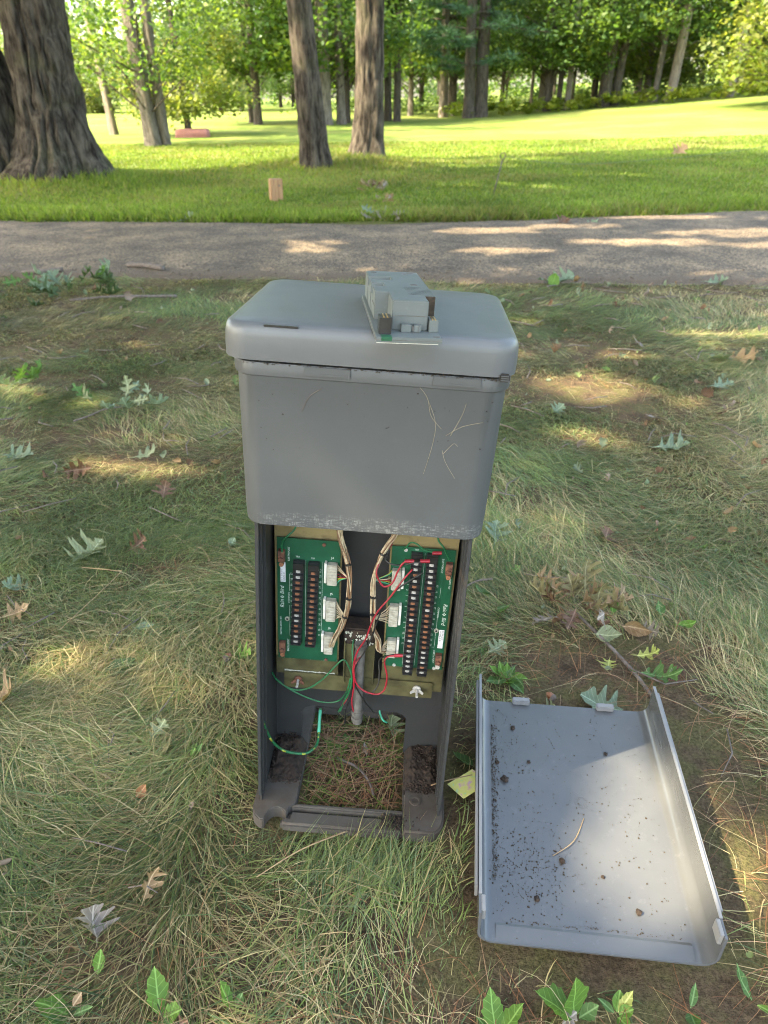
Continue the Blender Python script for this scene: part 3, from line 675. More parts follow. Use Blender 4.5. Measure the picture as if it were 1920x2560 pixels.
# bright weeds along the foot of the wood
r = np.random.default_rng(9); C = []; rad = []
for x in np.arange(3.2, 24, .22):
    for k in range(2):
        yy = 38.2+r.uniform(0, 1.5); xx = x+r.uniform(-.2, .2)
        C.append((xx, yy, float(gz(np.array([xx]), np.array([yy]))[0])+r.uniform(.12, .55))); rad.append(r.uniform(.16, .34))
tag(link('weeds', cloud_mesh('weeds', C, rad, 36, .15, [(.2,.26,.035),(.17,.23,.03),(.25,.28,.05),(.14,.2,.03)], r), M['foliage']), 'bright yellow-green weeds along the foot of the wood', 'weeds', kind='stuff')
C = []; rad = []
for i in range(200):
    yy = r.uniform(48, 78); xx = r.uniform(-6, 48); C.append((xx, yy, gzs(xx, yy)+r.uniform(.1, .6))); rad.append(r.uniform(.5, 1.1))
tag(link('undergrowth', cloud_mesh('undergrowth', C, rad, 40, .24, PAL_OAK, r), M['foliage']), 'dark mass of undergrowth deep inside the wood', 'undergrowth', kind='stuff')

C = []; rad = []
for i in range(900):
    yy = r.uniform(84, 104); xx = r.uniform(-75, 80); C.append((xx, yy, r.uniform(.2, 8.5))); rad.append(r.uniform(1.2, 2.2))
tag(link('distant_wood', cloud_mesh('distant_wood', C, rad, 46, .5, PAL_OAK+PAL_MAPLE[:2], r), M['foliage']), 'distant green wood closing the view behind the nearer trees', 'woods', kind='stuff')
# --- the large oak with two stems, left of the path, and the pair beyond the path: their crowns shade the foreground
def big_tree(name, label, base, stems, bark, crown_c, crown_r, n, nper, size, seed, ridge=.06, pal=PAL_OAK):
    e = empty(name, (base[0], base[1], gzs(*base)-.12)); tag(e, label, 'tree')
    r = np.random.default_rng(seed)
    for i, (path, radii, rg, ns) in enumerate(stems):
        link('trunk', trunk_mesh('trunk', path, radii, ns, .035, ridge, rg, seed+i*11), M[bark], e)
    C = []; rad = []
    for i in range(n):
        d = r.normal(0, 1, 3); d /= np.linalg.norm(d); q = r.uniform(.15, 1)**.45
        p = np.array(crown_c)+d*np.array(crown_r)*q
        C.append(tuple(p-np.array((base[0], base[1], 0)))); rad.append(r.uniform(1.0, 1.9))
    link('crown', cloud_mesh('crown', C, rad, nper, size, pal, r, gap=tuple(e.location)), M['foliage'], e)
    top = stems[0][0][-1]; mb = MB()
    for c in C[::3]:
        z0 = r.uniform(3.6, max(4.2, min(top[2], c[2]))); f = z0/top[2]
        b0 = (top[0]*f, top[1]*f, z0)
        mid = ((b0[0]+c[0])*.5, (b0[1]+c[1])*.5, (b0[2]+c[2])*.5+.4)
        mb.tube(catmull([b0, mid, c], 4), np.linspace(.13, .015, 9), 6, cap=False)
    link('limbs', mb.mesh('limbs', smooth=True), M[bark], e)
    return e
big_tree('oak_tree', 'massive old oak with deeply furrowed bark at the left edge beyond the path', (-4.86, 11.62),
    [([(.0,0,-.2),(.05,0,.13),(.115,0,.5),(.17,0,1.0),(.20,0,2.1),(.3,-.1,4.5),(.2,-.4,8.5)], [1.02,.78,.58,.46,.41,.38,.35,.22], 24, 260),
     ([(-.66,.05,-.2),(-.67,.05,.2),(-.73,.05,.8),(-.80,.05,1.4),(-1.02,.05,2.4),(-1.6,.2,4.5),(-2.6,.4,8)], [.72,.56,.45,.42,.40,.37,.22], 19, 200)],
    'bark_oak', (-7.4,8.6,9.4), (8.8,4.8,4.4), 150, 210, .30, 201, .13)
big_tree('oak_tree', 'broad oak outside the left edge whose crown shades the foreground', (-7.6, 2.2),
    [([(0,0,-.2),(0,0,.15),(.03,0,.6),(.05,0,1.3),(.1,0,2.8),(.3,0,5),(.8,.2,9)], [.7,.55,.45,.4,.37,.33,.25,.15], 16, 90)],
    'bark_oak', (-6.7,.7,9.0), (6.8,6.0,4.2), 150, 210, .30, 207, .06)
big_tree('oak_tree', 'left trunk of the pair beyond the path, leaning left', (-1.11, 13.25),
    [([(.03,0,-.2),(.02,0,.15),(-.01,0,.6),(-.05,0,1.3),(-.13,0,2.6),(-.3,0,5),(-.7,.2,9)], [.34,.27,.235,.215,.197,.18,.16,.1], 15, 110)],
    'bark_oak', (-2.2,11.8,9.6), (5.0,3.0,4.2), 48, 190, .30, 202, .05)
big_tree('oak_tree', 'right trunk of the pair beyond the path, thicker with a flared foot', (-.29, 14.9),
    [([(0,0,-.2),(.02,0,.15),(.07,0,.6),(.10,0,1.3),(.14,0,2.8),(.15,0,5),(.4,.2,9)], [.52,.39,.30,.265,.247,.23,.19,.12], 18, 130)],
    'bark_oak', (1.2,12.2,8.8), (5.2,2.8,3.6), 48, 190, .30, 203, .06)

# ------------------------------------------------------------------ the controller pedestal
ped = empty('controller_pedestal', PED_LOC, PED_ROT)
tag(ped, 'grey plastic irrigation controller pedestal with its lower front open, wiring showing', 'controller')
# lid: rounded box with a slightly crowned top
def lid_rings():
    x0, x1, y0, y1 = -.1915, .1865, -.0230, .299
    R = []
    for ins, z in ((.004,.8705),(.0,.871),(.0,.874),(-.0005,.885),(0,.900),(.0008,.907),(.003,.9125),(.0065,.9155),(.012,.917),(.03,.9178),(.09,.9185)):
        R.append(rrect(x0+ins, x1-ins, y0+ins, y1-ins, max(.006, .034-ins*.8), z, 9))
    return R
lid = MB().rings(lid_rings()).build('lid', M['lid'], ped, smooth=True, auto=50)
MB().box(-.136, -.0926, -.0205, -.0170, .9135, .9158).build('label_strip', M['black'], lid, bevel=.0004)
mb = MB(); mb.box(.163, .1765, -.0246, -.019, .8655, .8765); mb.build('latch_notch', M['black'], lid, bevel=.002)
mb = MB()
for k in range(3): mb.box(.165, .175, -.0252, -.0240, .8675+k*.0028, .8687+k*.0028)
mb.build('notch_rib', M['hood'], lid)
# hood
def hood_rings():
    R = []
    for (hw, yf, yb, r_, z) in ((.168,-.012,.277,.026,.6275),(.1715,-.0155,.281,.030,.629),(.1728,-.0162,.282,.032,.634),(.1736,-.0164,.2825,.032,.655),(.1756,-.0168,.284,.032,.74),(.1778,-.0172,.286,.032,.848),(.1790,-.0176,.287,.032,.8492),(.1812,-.0186,.2885,.033,.8500),(.1818,-.0187,.289,.033,.853),(.1822,-.0188,.289,.033,.8655),(.1815,-.0180,.288,.033,.8670),(.172,-.0085,.279,.03,.8668),(.172,-.0085,.279,.03,.873)):
        R.append(rrect(-hw, hw, yf, yb, r_, z, 9))
    return R
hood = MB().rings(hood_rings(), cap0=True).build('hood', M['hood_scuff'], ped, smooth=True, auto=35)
for x0, x1 in ((-.0848,-.0255),(.0798,.1417)):
    mb = MB(); mb.box(x0, x1, -.0212, -.0180, .8540, .8662); mb.build('latch', M['hood'], hood, bevel=.0008)
    mb = MB(); mb.box(x0+.022, x1-.006, -.0220, -.0208, .8550, .8585); mb.build('latch_lip', M['hood'], hood, bevel=.0005)

# lower shell: side walls with front channels, back wall with an arched opening
def wall_poly(sg):
    mb = MB()
    # (inner x, outer x) at top and bottom
    def slab(y0, y1, ti, to, bi, bo, zt, zb):
        mb.add([(sg*bi,y0,zb),(sg*bo,y0,zb),(sg*bo,y1,zb),(sg*bi,y1,zb),(sg*ti,y0,zt),(sg*to,y0,zt),(sg*to,y1,zt),(sg*ti,y1,zt)],
            [(0,3,2,1),(4,5,6,7),(0,1,5,4),(1,2,6,5),(2,3,7,6),(3,0,4,7)] if sg > 0 else [(0,1,2,3),(4,7,6,5),(0,4,5,1),(1,5,6,2),(2,6,7,3),(3,7,4,0)])
    slab(.004, .275, .1545, .1575, .1625, .1658, .632, .028)
    return mb
for sg in (-1, 1):
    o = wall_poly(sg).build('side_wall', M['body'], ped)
    for y0, y1, xi in ((-.002,.004,.0035),(.010,.016,.006),(.028,.033,.008)):
        mb = MB(); a, b_ = (.1580, .1663)
        mb.add([(sg*(b_-xi-.001),y0,.05),(sg*(b_+.0012),y0,.05),(sg*(b_+.0012),y1,.05),(sg*(b_-xi-.001),y1,.05),(sg*(a-xi-.001),y0,.631),(sg*(a+.0012),y0,.631),(sg*(a+.0012),y1,.631),(sg*(a-xi-.001),y1,.631)],
            [(0,3,2,1),(4,5,6,7),(0,1,5,4),(1,2,6,5),(2,3,7,6),(3,0,4,7)])
        mb.build('rail', M['body'], o, bevel=.0008)
BY = .150
mb = MB()
poly = [(-.163,.03),(-.112,.03),(-.112,.118),(-.104,.130),(-.09,.136),(.075,.136),(.088,.131),(.095,.12),(.095,.03),(.163,.03),(.157,.631),(-.157,.631)]
nP = len(poly)
mb.add([(x,BY,z) for x,z in poly]+[(x,BY+.004,z) for x,z in poly], [tuple(range(nP)), tuple(range(2*nP-1,nP-1,-1))]+[(i,nP+i,nP+(i+1)%nP,(i+1)%nP) for i in range(nP)])
bw = mb.build('back_wall', M['body'], ped)
# base frame: flanges left and right, front bar with a cut-out, back bar
def base_part(poly, z0, z1, name='base_flange', bv=.004): return MB().prism(poly, z0, z1).build(name, M['base'], ped, bevel=bv, seg=3)
arc = [(-.131+.0195*math.cos(RAD(a)), -.034+.026*math.sin(RAD(a))) for a in range(180, -1, -18)]
base_part([(-.176,.29),(-.1765,-.012),(-.171,-.026),(-.160,-.036)]+[(-.1515,-.037)]+arc[1:-1]+[(-.1115,-.018),(-.1100,-.004),(-.099,.004),(-.099,.29)], .004, .031)
base_part([(-.122,-.037),(.100,-.037),(.100,-.004),(-.1080,-.006),(-.1095,-.020),(-.122,-.020)], .002, .024, 'front_bar', .005)
base_part([(-.1085,-.003),(.1005,-.001),(.1005,.010),(-.0985,.006)], .008, .030, 'front_bar', .003)
base_part([(.0985,.29),(.0985,-.001),(.101,-.037),(.152,-.0365),(.166,-.029),(.174,-.014),(.1765,.004),(.176,.29)], .003, .030)
base_part([(-.098,.262),(.098,.262),(.098,.289),(-.098,.289)], .004, .028, 'back_bar')
for sg, x in ((1,.122),): 
    mb = MB(); mb.rings([[(x+.0105*math.cos(t), .032+.0105*math.sin(t), z) for t in np.linspace(0, 2*math.pi, 20, endpoint=False)] for z in (.029,.0325)]+[[(x+.0065*math.cos(t), .032+.0065*math.sin(t), z) for t in np.linspace(0, 2*math.pi, 20, endpoint=False)] for z in (.0325,.0305)])
    mb.build('bolt_boss', M['base'], ped)
# mounting plate and bracket
PY0 = .104
mb = MB(); mb.box(-.1512, -.0385, PY0, PY0+.0015, .255, .628); mb.build('mounting_plate', M['plate_top'], ped)
mb = MB(); mb.box(.0405, .1516, PY0, PY0+.0015, .238, .628); mb.build('mounting_plate', M['plate_top'], ped)
mb = MB(); mb.box(-.1508, -.0387, PY0-.002, PY0-.0004, .255, .294); pl_ = mb.build('mounting_plate', M['plate'], ped)
mb = MB(); mb.box(.0407, .1512, PY0-.002, PY0-.0004, .239, .296); mb.build('mounting_plate', M['plate'], ped)
cr = np.random.default_rng(3)
def crust(x0, x1, z, n, parent):
    mb = MB(); pts = [(x0+(x1-x0)*i/n, PY0-.0028, z+cr.uniform(-.0007, .0007)) for i in range(n+1)]
    mb.tube(pts, [cr.uniform(.0006, .0017) for _ in pts], 6); return mb.build('corrosion', M['corrosion'], parent, smooth=True)
crust(-.137, -.0405, .2925, 40, pl_); crust(-.1365, -.044, .2625, 36, pl_)
mb = MB(); mb.box(-.1362, .1350, PY0-.0065, PY0-.0045, .226, .2615); bar = mb.build('cross_bar', M['plate'], ped, bevel=.0005)
mb = MB(); mb.box(-.0285, .0262, PY0-.0045, PY0-.0025, .25, .345); mb.box(-.0285, -.0265, PY0-.012, PY0-.0045, .25, .345); mb.box(.0242, .0262, PY0-.012, PY0-.0045, .25, .345)
mb.build('bracket', M['plate'], ped)
mb = MB(); mb.box(-.0295, .0255, PY0-.010, PY0+.03, .337, .372); mb.build('junction_box', M['soil'], ped, bevel=.003)
mb = MB()
for i in range(40): 
    x, z, s = cr.uniform(-.026,.022), cr.uniform(.34,.369), cr.uniform(.001,.0028); mb.add([(x-s,PY0-.0105,z),(x,PY0-.0105-s,z-s),(x+s,PY0-.0105,z),(x,PY0-.0105-s*.3,z+s)], [(0,1,2),(0,2,3),(0,3,1),(1,3,2)])
mb.build('debris', M['corrosion'], ped)
mb = MB(); mb.tube([(.0008,.088,.345),(.0005,.086,.27),(.0015,.086,.18),(.002,.088,.165)], [.0088,.0092,.0094,.0094], 16)
cdt = mb.build('conduit', M['conduit'], ped, smooth=True, auto=40)
for z in (.19,.176,.345): 
    mb = MB(); mb.tube([(.0012,.0862,z-.004),(.0012,.0862,z+.004)], .0108, 16); mb.build('collar', M['conduit'], cdt, smooth=True, auto=40)
for x, z, col in ((-.110,.243,'rust'),(.1068,.243,'silver')):
    mb = MB(); mb.tube([(x,PY0-.0075,z+.004),(x,PY0-.010,z+.004)], .0078, 16); wb = mb.build('washer', M[col], ped, smooth=True, auto=40)
    mb = MB(); mb.tube([(x,PY0-.008,z+.004),(x+.0004,PY0-.028,z+.003)], .0024, 10); mb.build('threaded_stud', M['silver'], wb, smooth=True, auto=40)
    mb = MB()
    for s in (-1, 1): mb.add([(x+s*.003,PY0-.011,z+.001),(x+s*.011,PY0-.016,z-.001),(x+s*.0125,PY0-.016,z+.004),(x+s*.004,PY0-.011,z+.008),(x+s*.003,PY0-.014,z+.001),(x+s*.011,PY0-.018,z-.001),(x+s*.0125,PY0-.018,z+.004),(x+s*.004,PY0-.014,z+.008)], [(0,3,2,1),(4,5,6,7),(0,1,5,4),(1,2,6,5),(2,3,7,6),(3,0,4,7)])
    mb.build('wing_nut', M[col], wb, bevel=.0006)

# circuit boards
def text(body, x, z, size, parent, mat='print', rot=0, y=.0962, shear=0, align='LEFT'):
    c = bpy.data.curves.new('printed_text', 'FONT'); c.body = body; c.size = size; c.shear = shear; c.align_x = align; c.align_y = 'CENTER'; c.space_line = 1.0
    c.materials.append(M[mat])
    o = bpy.data.objects.new('printed_text', c); COL.objects.link(o); o.parent = parent
    o.location = (x, y, z); o.rotation_euler = (RAD(90), RAD(rot), 0); TEXTS.append(o); return o
TEXTS = []
FY = .0965      # board front face
def board(x0, x1, z0, z1):
    return MB().box(x0, x1, FY, FY+.0018, z0, z1).build('circuit_board', M['board'], ped)
screw_me = {}
mbs = MB(); mbs.tube([(0,0,0),(0,-.0016,0)], [.0031,.0029], 10); mbs.box(-.0036,.0036,.0,.0008,-.0034,.0034)
SCREW = mbs.mesh('terminal_screw', smooth=True, auto=40)
mbs = MB(); mbs.box(-.0022,.0022,-.0019,-.0014,-.0005,.0005); SLOT = mbs.mesh('slot')
def strip(bd, x, zt, zb, w_, n, cols, z_first, z_last, xb=None):
    xb = x if xb is None else xb
    mb = MB(); hw = w_/2
    mb.add([(xb-hw,FY-.009,zb),(xb+hw,FY-.009,zb),(xb+hw,FY,zb),(xb-hw,FY,zb),(x-hw,FY-.009,zt),(x+hw,FY-.009,zt),(x+hw,FY,zt),(x-hw,FY,zt)], [(0,3,2,1),(4,5,6,7),(0,1,5,4),(1,2,6,5),(2,3,7,6),(3,0,4,7)])
    mb.build('terminal_strip', M['black'], bd, bevel=.0007)
    dz = (z_first-z_last)/(n-1)
    mb = MB()
    for i in range(n+1):
        z = z_first+dz/2-i*dz; f = (zt-z)/(zt-zb); xx = x+(xb-x)*f
        mb.box(xx-hw*.92, xx+hw*.92, FY-.0145, FY-.0085, z-.00085, z+.00085)
    mb.box(x-hw*.95, x+hw*.95, FY-.0145, FY-.008, z_first+dz*.6, zt-.001)
    mb.build('terminal_divider', M['black'], bd)
    for i in range(n):
        z = z_first-i*dz; f = (zt-z)/(zt-zb); xx = x+(xb-x)*f
        o = bpy.data.objects.new('terminal_screw', SCREW); COL.objects.link(o); o.parent = bd; o.location = (xx-.0004, FY-.0094, z)
        if not SCREW.materials: SCREW.materials.append(M['silver'])
        o.material_slots[0].link = 'OBJECT'; o.material_slots[0].material = M['silver' if cols[i % len(cols)] == 's' else 'copper']
    return
def connector(bd, x0, x1, z0, z1, side, wires):
    """nylon plug with a white header on one side and wires leaving the other"""
    mb = MB(); mb.box(x0, x1, FY-.0125, FY-.0005, z0, z1)
    c = mb.build('connector', M['nylon'], bd, bevel=.0007)
    n = max(6, int((z1-z0)/.0052)); mb = MB()
    for i in range(n): mb.box(x0+.0012, x1-.0012, FY-.0134, FY-.012, z0+(i+.2)*(z1-z0)/n, z0+(i+.78)*(z1-z0)/n)
    mb.build('connector_rib', M['nylon'], bd)
    hx = (x0-.0050, x0-.0008) if side < 0 else (x1+.0008, x1+.0050)
    mb = MB(); mb.box(hx[0], hx[1], FY-.0105, FY, z0+.003, z1+.0015); mb.build('connector_header', M['white'], bd, bevel=.0005)
    return c
bL = board(-.1462, -.0408, .2945, .5435)
strip(bL, -.1085, .5045, .3325, .0185, 14, 'ssccccccs sccs ss'.replace(' ', '')[:14], .4865, .3415, -.1135)
strip(bL, -.0836, .5035, .3315, .0185, 14, 'cccccccccccccc', .4850, .3400, -.0878)
conL = [(-.0610,-.0445,.4645,.5045),(-.0615,-.0450,.3905,.4330),(-.0635,-.0480,.3190,.3605)]
for c in conL: connector(bL, *c, -1, 0)
bR = board(.0432, .1475, .2955, .5440)
strip(bR, .0846, .5370, .2870, .0185, 21, 'sscscsscccscccscsssss', .5195, .2955, .0865)
strip(bR, .1098, .5370, .2870, .0185, 21, 'ssssccccscccccccssscss'[:21], .5190, .2950, .1122)
conR = [(.0462,.0618,.4650,.5030),(.0462,.0618,.3905,.4325),(.0468,.0625,.3230,.3600)]
for c in conR: connector(bR, *c, 1, 0)
for bd, s in ((bL, -1), (bR, 1)):
    xp = -.1375 if s < 0 else .1388
    for z, rusty in ((.5115,1),(.3230,1)):
        mb = MB(); mb.box(xp-.0055, xp+.0055, FY-.010, FY, z-.010, z+.011); mb.tube([(xp,FY-.0098,z-.004),(xp,FY-.0135,z-.004)], .0042, 12); mb.build('earth_post', M['rust'], bd, bevel=.0006)
        mb = MB(); mb.tube([(xp,FY-.010,z-.0145),(xp,FY-.004,z-.0150)], .0040, 12); mb.build('post_screw', M['silver' if s > 0 and z < .4 else 'copper'], bd, smooth=True, auto=40)
    xw = -.1293 if s < 0 else .1298
    mb = MB(); mb.tube([(xw,FY-.0002,.382),(xw,FY-.0022,.382)], .0042, 16); wsh = mb.build('standoff', M['nylon'], bd, smooth=True, auto=40)
    mb = MB(); mb.tube([(xw,FY-.0021,.382),(xw,FY-.0030,.382)], .0018, 12); mb.build('standoff_hole', M['black'], bd)
    for x, z in (((-.068,.536),(-.137,.300),(-.060,.298)) if s < 0 else ((.062,.299),(.066,.5385),(.1335,.2985))):
        mb = MB(); mb.tube([(x,FY-.0002,z),(x,FY-.0020,z)], .0030, 12); mb.build('mounting_screw', M['rust' if s < 0 else 'silver'], bd, smooth=True, auto=40)
    # printing
    xs_ = -.1402 if s < 0 else .1408
    text('Rain    Bird', xs_+(.0022 if s < 0 else -.0005), .404 if s < 0 else .4385, .0098, bd, rot=-90 if s < 0 else 90, shear=.25)
    mb = MB(); zc = .4265 if s < 0 else .4165; xc = xs_+(.0022 if s < 0 else -.0005)
    for q in ((-.0030,.0),(.0,.0030),(.0030,.0),(.0,-.0030)):
        pass
    mb.add([(xc-.0035,FY-.0004,zc),(xc,FY-.0004,zc+.0028),(xc+.0035,FY-.0004,zc),(xc,FY-.0004,zc-.0028),(xc-.0016,FY-.0004,zc),(xc,FY-.0004,zc+.0012),(xc+.0016,FY-.0004,zc),(xc,FY-.0004,zc-.0012)], [(0,1,5,4),(1,2,6,5),(2,3,7,6),(3,0,4,7)])
    mb.build('printed_emblem', M['print'], bd)
    text('EARTH POST', -.1262 if s < 0 else .1280, .4995 if s < 0 else .527, .0048, bd, rot=-90 if s < 0 else 90)
    text('EARTH POST', -.1278 if s < 0 else .1300, .310 if s < 0 else .338, .0048, bd, rot=-90 if s < 0 else 90)
    text('ASSY NO. 635396  REV.' if s < 0 else 'ASSY NO. 635392  REV', -.1408 if s < 0 else .1432, .346 if s < 0 else .508, .0040, bd, rot=-90 if s < 0 else 90)
    if s < 0:
        mb = MB(); mb.box(-.1405,-.1320,FY-.0006,FY-.0001,.4575,.4960); stk = mb.build('sticker', M['sticker'], bd)
        text('0116 3 M 03 T', -.1384, .4595, .0040, bd, 'ink', -90, FY-.0008); text('635396-01', -.1345, .4595, .0040, bd, 'ink', -90, FY-.0008)
    else:
        mb = MB(); mb.box(.1352,.1440,FY-.0006,FY-.0001,.3440,.3835); stk = mb.build('sticker', M['sticker'], bd)
        text('635392-01 B', .1376, .3820, .0044, bd, 'ink', 90, FY-.0008); text('04/99 0214', .1415, .3820, .0044, bd, 'ink', 90, FY-.0008)
def column(bd, labels, x, z0, dz, size=.0050, rot=90):
    for i, t in enumerate(labels): text(t, x, z0-i*dz, size, bd, rot=rot, align='CENTER')
column(bL, [str(k) for k in range(37, 49)], -.1215, .4745, .01115, rot=-90)
column(bL, ['VLV','25','26','27','28','29','30','31','32','33','34','35','36'], -.0732, .4850, .01115, rot=-90)
column(bR, [str(k) for k in range(1, 13)], .0735, .4720, .01120)
column(bR, [str(k) for k in range(13, 25)], .1228, .4730, .01120)
text('J4', -.0560, .5115, .0060, bL, rot=0); text('J5', -.0560, .4400, .0060, bL); text('J6', -.0580, .3680, .0060, bL)
text('TB2', -.1150, .5090, .0042, bL); text('TB1', -.0895, .5080, .0042, bL); text('TB3', .080, .5402, .0042, bR)
text('COMMON', -.1262, .415, .0046, bL, rot=-90); text('COMMON', .1295, .4300, .0046, bR, rot=90)
mb = MB()
for x0, x1, z0, z1 in ((-.1255,-.1250,.346,.410),(-.1255,-.1250,.440,.474),(-.0982,-.0977,.345,.503),(-.0700,-.0696,.349,.503),(-.1255,-.120,.3455,.3460),(.0762,.0766,.300,.530),(.0975,.0980,.300,.535),(.1292,.1296,.345,.42),(.1292,.1296,.45,.47),(.1235,.1292,.3448,.3452)):
    mb.box(x0, x1, FY-.0003, FY-.00005, z0, z1)
mb.build('printed_line', M['print'], bR)

# wires
WIRES = [
("red",.0019,[(.043,.085,.554),(.028,.08,.532),(.021,.07,.509),(.026,.068,.494),(.035,.066,.484),(.048,.066,.492),(.056,.068,.516),(.065,.07,.531),(.08,.0735,.5325)]),
("red",.0017,[(.079,.0785,.5135),(.063,.068,.495),(.045,.066,.462),(.028,.064,.436),(.018,.064,.409),(.01,.066,.375),(-.002,.07,.346),(-.008,.07,.321),(-.009,.07,.296),(-.006,.07,.268),(-.009,.075,.221),(-.001,.085,.178),(.006,.09,.166),(.005,.095,.173)]),
("red",.0018,[(.007,.09,.328),(-.001,.075,.321),(-.008,.07,.306),(-.003,.068,.276),(.012,.066,.26),(.035,.066,.254),(.048,.066,.266),(.051,.066,.296),(.045,.068,.325),(.05,.07,.337),(.068,.072,.34),(.080,.0765,.3405)]),
("red",.0014,[(.001,.11,.352),(-.001,.09,.34),(-.006,.08,.316),(-.009,.074,.296),(-.01,.075,.263),(-.02,.08,.221),(-.028,.085,.203)]),
("blackwire",.0017,[(.044,.09,.557),(.035,.082,.534),(.035,.08,.525),(.047,.076,.521),(.063,.074,.523),(.081,.071,.531),(.105,.074,.5335)]),
("blackwire",.0016,[(.096,.076,.51),(.074,.07,.495),(.053,.069,.474),(.039,.068,.449),(.029,.068,.419),(.019,.068,.374),(.008,.07,.341),(-.005,.07,.309),(-.005,.072,.269),(.013,.08,.224),(.031,.095,.183)]),
("blackwire",.0017,[(.096,.076,.342),(.074,.072,.342),(.055,.076,.336),(.036,.085,.317),(.037,.078,.291),(.036,.072,.27),(.025,.068,.253),(.013,.068,.254),(.001,.07,.265)]),
("blackwire",.0016,[(-.011,.11,.339),(-.009,.085,.327),(-.009,.075,.304),(-.006,.072,.276),(-.01,.076,.25),(-.01,.08,.233),(-.02,.09,.189),(-.022,.1,.144)]),
("green",.0018,[(-.159,.1,.256),(-.148,.085,.252),(-.127,.075,.245),(-.106,.07,.245),(-.083,.068,.256),(-.06,.066,.281),(-.041,.066,.309),(-.027,.068,.324),(-.017,.07,.308),(-.011,.07,.286),(-.012,.072,.259),(-.02,.08,.224),(-.034,.09,.182)]),
("green",.0015,[(-.148,.088,.25),(-.123,.08,.236),(-.084,.08,.217),(-.056,.082,.21),(-.033,.08,.219),(-.019,.075,.247),(-.013,.072,.281)]),
("green",.0015,[(-.012,.1,.352),(-.013,.08,.34),(-.011,.072,.322),(-.011,.072,.281),(-.014,.074,.253),(-.023,.08,.222),(-.03,.088,.186)]),
("green",.0019,[(-.105,.09,.60),(-.115,.09,.566),(-.125,.085,.555),(-.135,.085,.541),(-.136,.088,.519)]),
("green",.0017,[(.062,.0935,.5405),(.066,.09,.547),(.072,.085,.559),(.081,.08,.561),(.095,.08,.551),(.111,.082,.546)]),
("green",.0019,[(.108,.09,.60),(.116,.088,.567),(.126,.086,.554),(.138,.088,.53)]),
("teal",.0022,[(.042,.156,.15),(.042,.15,.135),(.046,.14,.131),(.051,.135,.126),(.058,.14,.117)])]
for mname, rd, pts in WIRES:
    MB().tube(catmull(pts, 6), rd*.82, 8).build('wire', M[mname], ped, smooth=True)
sp = catmull([(-.162,.01,.239),(-.158,.03,.187),(-.149,.05,.133),(-.128,.06,.102),(-.095,.07,.089),(-.079,.08,.092),(-.072,.1,.095),(-.075,.14,.114),(-.074,.148,.132)], 8)
sw = MB().tube(sp, .0025, 10).build('wire', M['green'], ped, smooth=True)
for i in range(4, len(sp)-8, 9): MB().tube([sp[i]+Vector((0,-.0006,.0003)), sp[i+1]+Vector((0,-.0006,-.0002)), sp[i+2]+Vector((0,-.0006,.0003))], .0023, 8).build('yellow_stripe', M['yellow'], sw, smooth=True)
MB().tube([sp[-14]+Vector((0,-.0004,0)), sp[-8], sp[-3]], .0032, 8).build('bare_end', M['teal'], sw, smooth=True)
for p in ((.1157,.0815,.5455),(.0725,.0722,.5320),(.0975,.0735,.5335),(.068,.0715,.340)):
    MB().tube([(p[0]-.0075,p[1],p[2]-.0006),(p[0]+.0075,p[1]+.001,p[2]+.0004)], .0031, 10).build('crimp_sleeve', M['red'], ped, smooth=True, auto=40)
# harnesses: many thin cream wires twisted together, tied with black bands
hr = np.random.default_rng(12)
def harness(path, n=11, rad=.0045, ties=(.25,.5,.75)):
    sp_ = catmull(path, 8); h = empty('wire_harness'); h.parent = ped
    for k in range(n):
        ph = hr.uniform(0, 6.28); tw = hr.uniform(1.5, 3.5)*hr.choice([-1, 1]); q = rad*math.sqrt(hr.uniform(.1, 1))
        pts = [p+Vector((q*math.cos(ph+tw*i/len(sp_)*3), q*.8*math.sin(ph+tw*i/len(sp_)*3), 0)) for i, p in enumerate(sp_)]
        MB().tube(pts, .0011, 5).build('wire', M['cream' if hr.uniform() < .8 else 'brownwire'], h, smooth=True)
    for t in ties:
        i = int(t*(len(sp_)-2)); MB().tube([sp_[i], sp_[i]+(sp_[i+1]-sp_[i]).normalized()*.003], rad*1.25, 12).build('cable_tie', M['black'], h, smooth=True, auto=40)
    return h
harness([(-.052,.086,.615),(-.044,.085,.575),(-.039,.082,.554),(-.028,.078,.523),(-.023,.075,.493),(-.022,.075,.455),(-.024,.076,.425),(-.033,.076,.39),(-.044,.076,.362),(-.050,.081,.340)], ties=(.38,.58,.72))
harness([(.056,.086,.615),(.046,.085,.573),(.036,.082,.553),(.026,.078,.528),(.018,.076,.491),(.018,.076,.452),(.019,.076,.418),(.022,.076,.389),(.031,.076,.366),(.033,.078,.344),(.043,.084,.338)], ties=(.27,.5,.6))
# fans of wires from the plugs into the harnesses
def fan(cn, side, hub, cols):
    x0, x1, z0, z1 = cn; xx = x1 if side > 0 else x0; n = 9; h = empty('wire_fan'); h.parent = ped
    for i in range(n):
        z = z0+(i+.5)*(z1-z0)/n; a = (xx, FY-.006, z)
        m1 = (xx+side*.007, FY-.009-.002*hr.uniform(), z*.55+hub[2]*.45+.002*hr.uniform(-1, 1))
        MB().tube(catmull([a, m1, hub], 5), .0009, 5).build('wire', M[cols[i % len(cols)]], h, smooth=True)
RB = ['teal','yellow','yellow','red','red','blackwire','cream','cream','cream']
fan(conL[0], 1, (-.025,.077,.487), RB); fan(conL[1], 1, (-.026,.077,.407), ['cream']); 
fan(conR[0], -1, (.018,.078,.487), ['green','teal','yellow','red','brownwire','cream']); fan(conR[1], -1, (.020,.078,.410), ['cream']); fan(conR[2], -1, (.035,.08,.337), ['cream'])

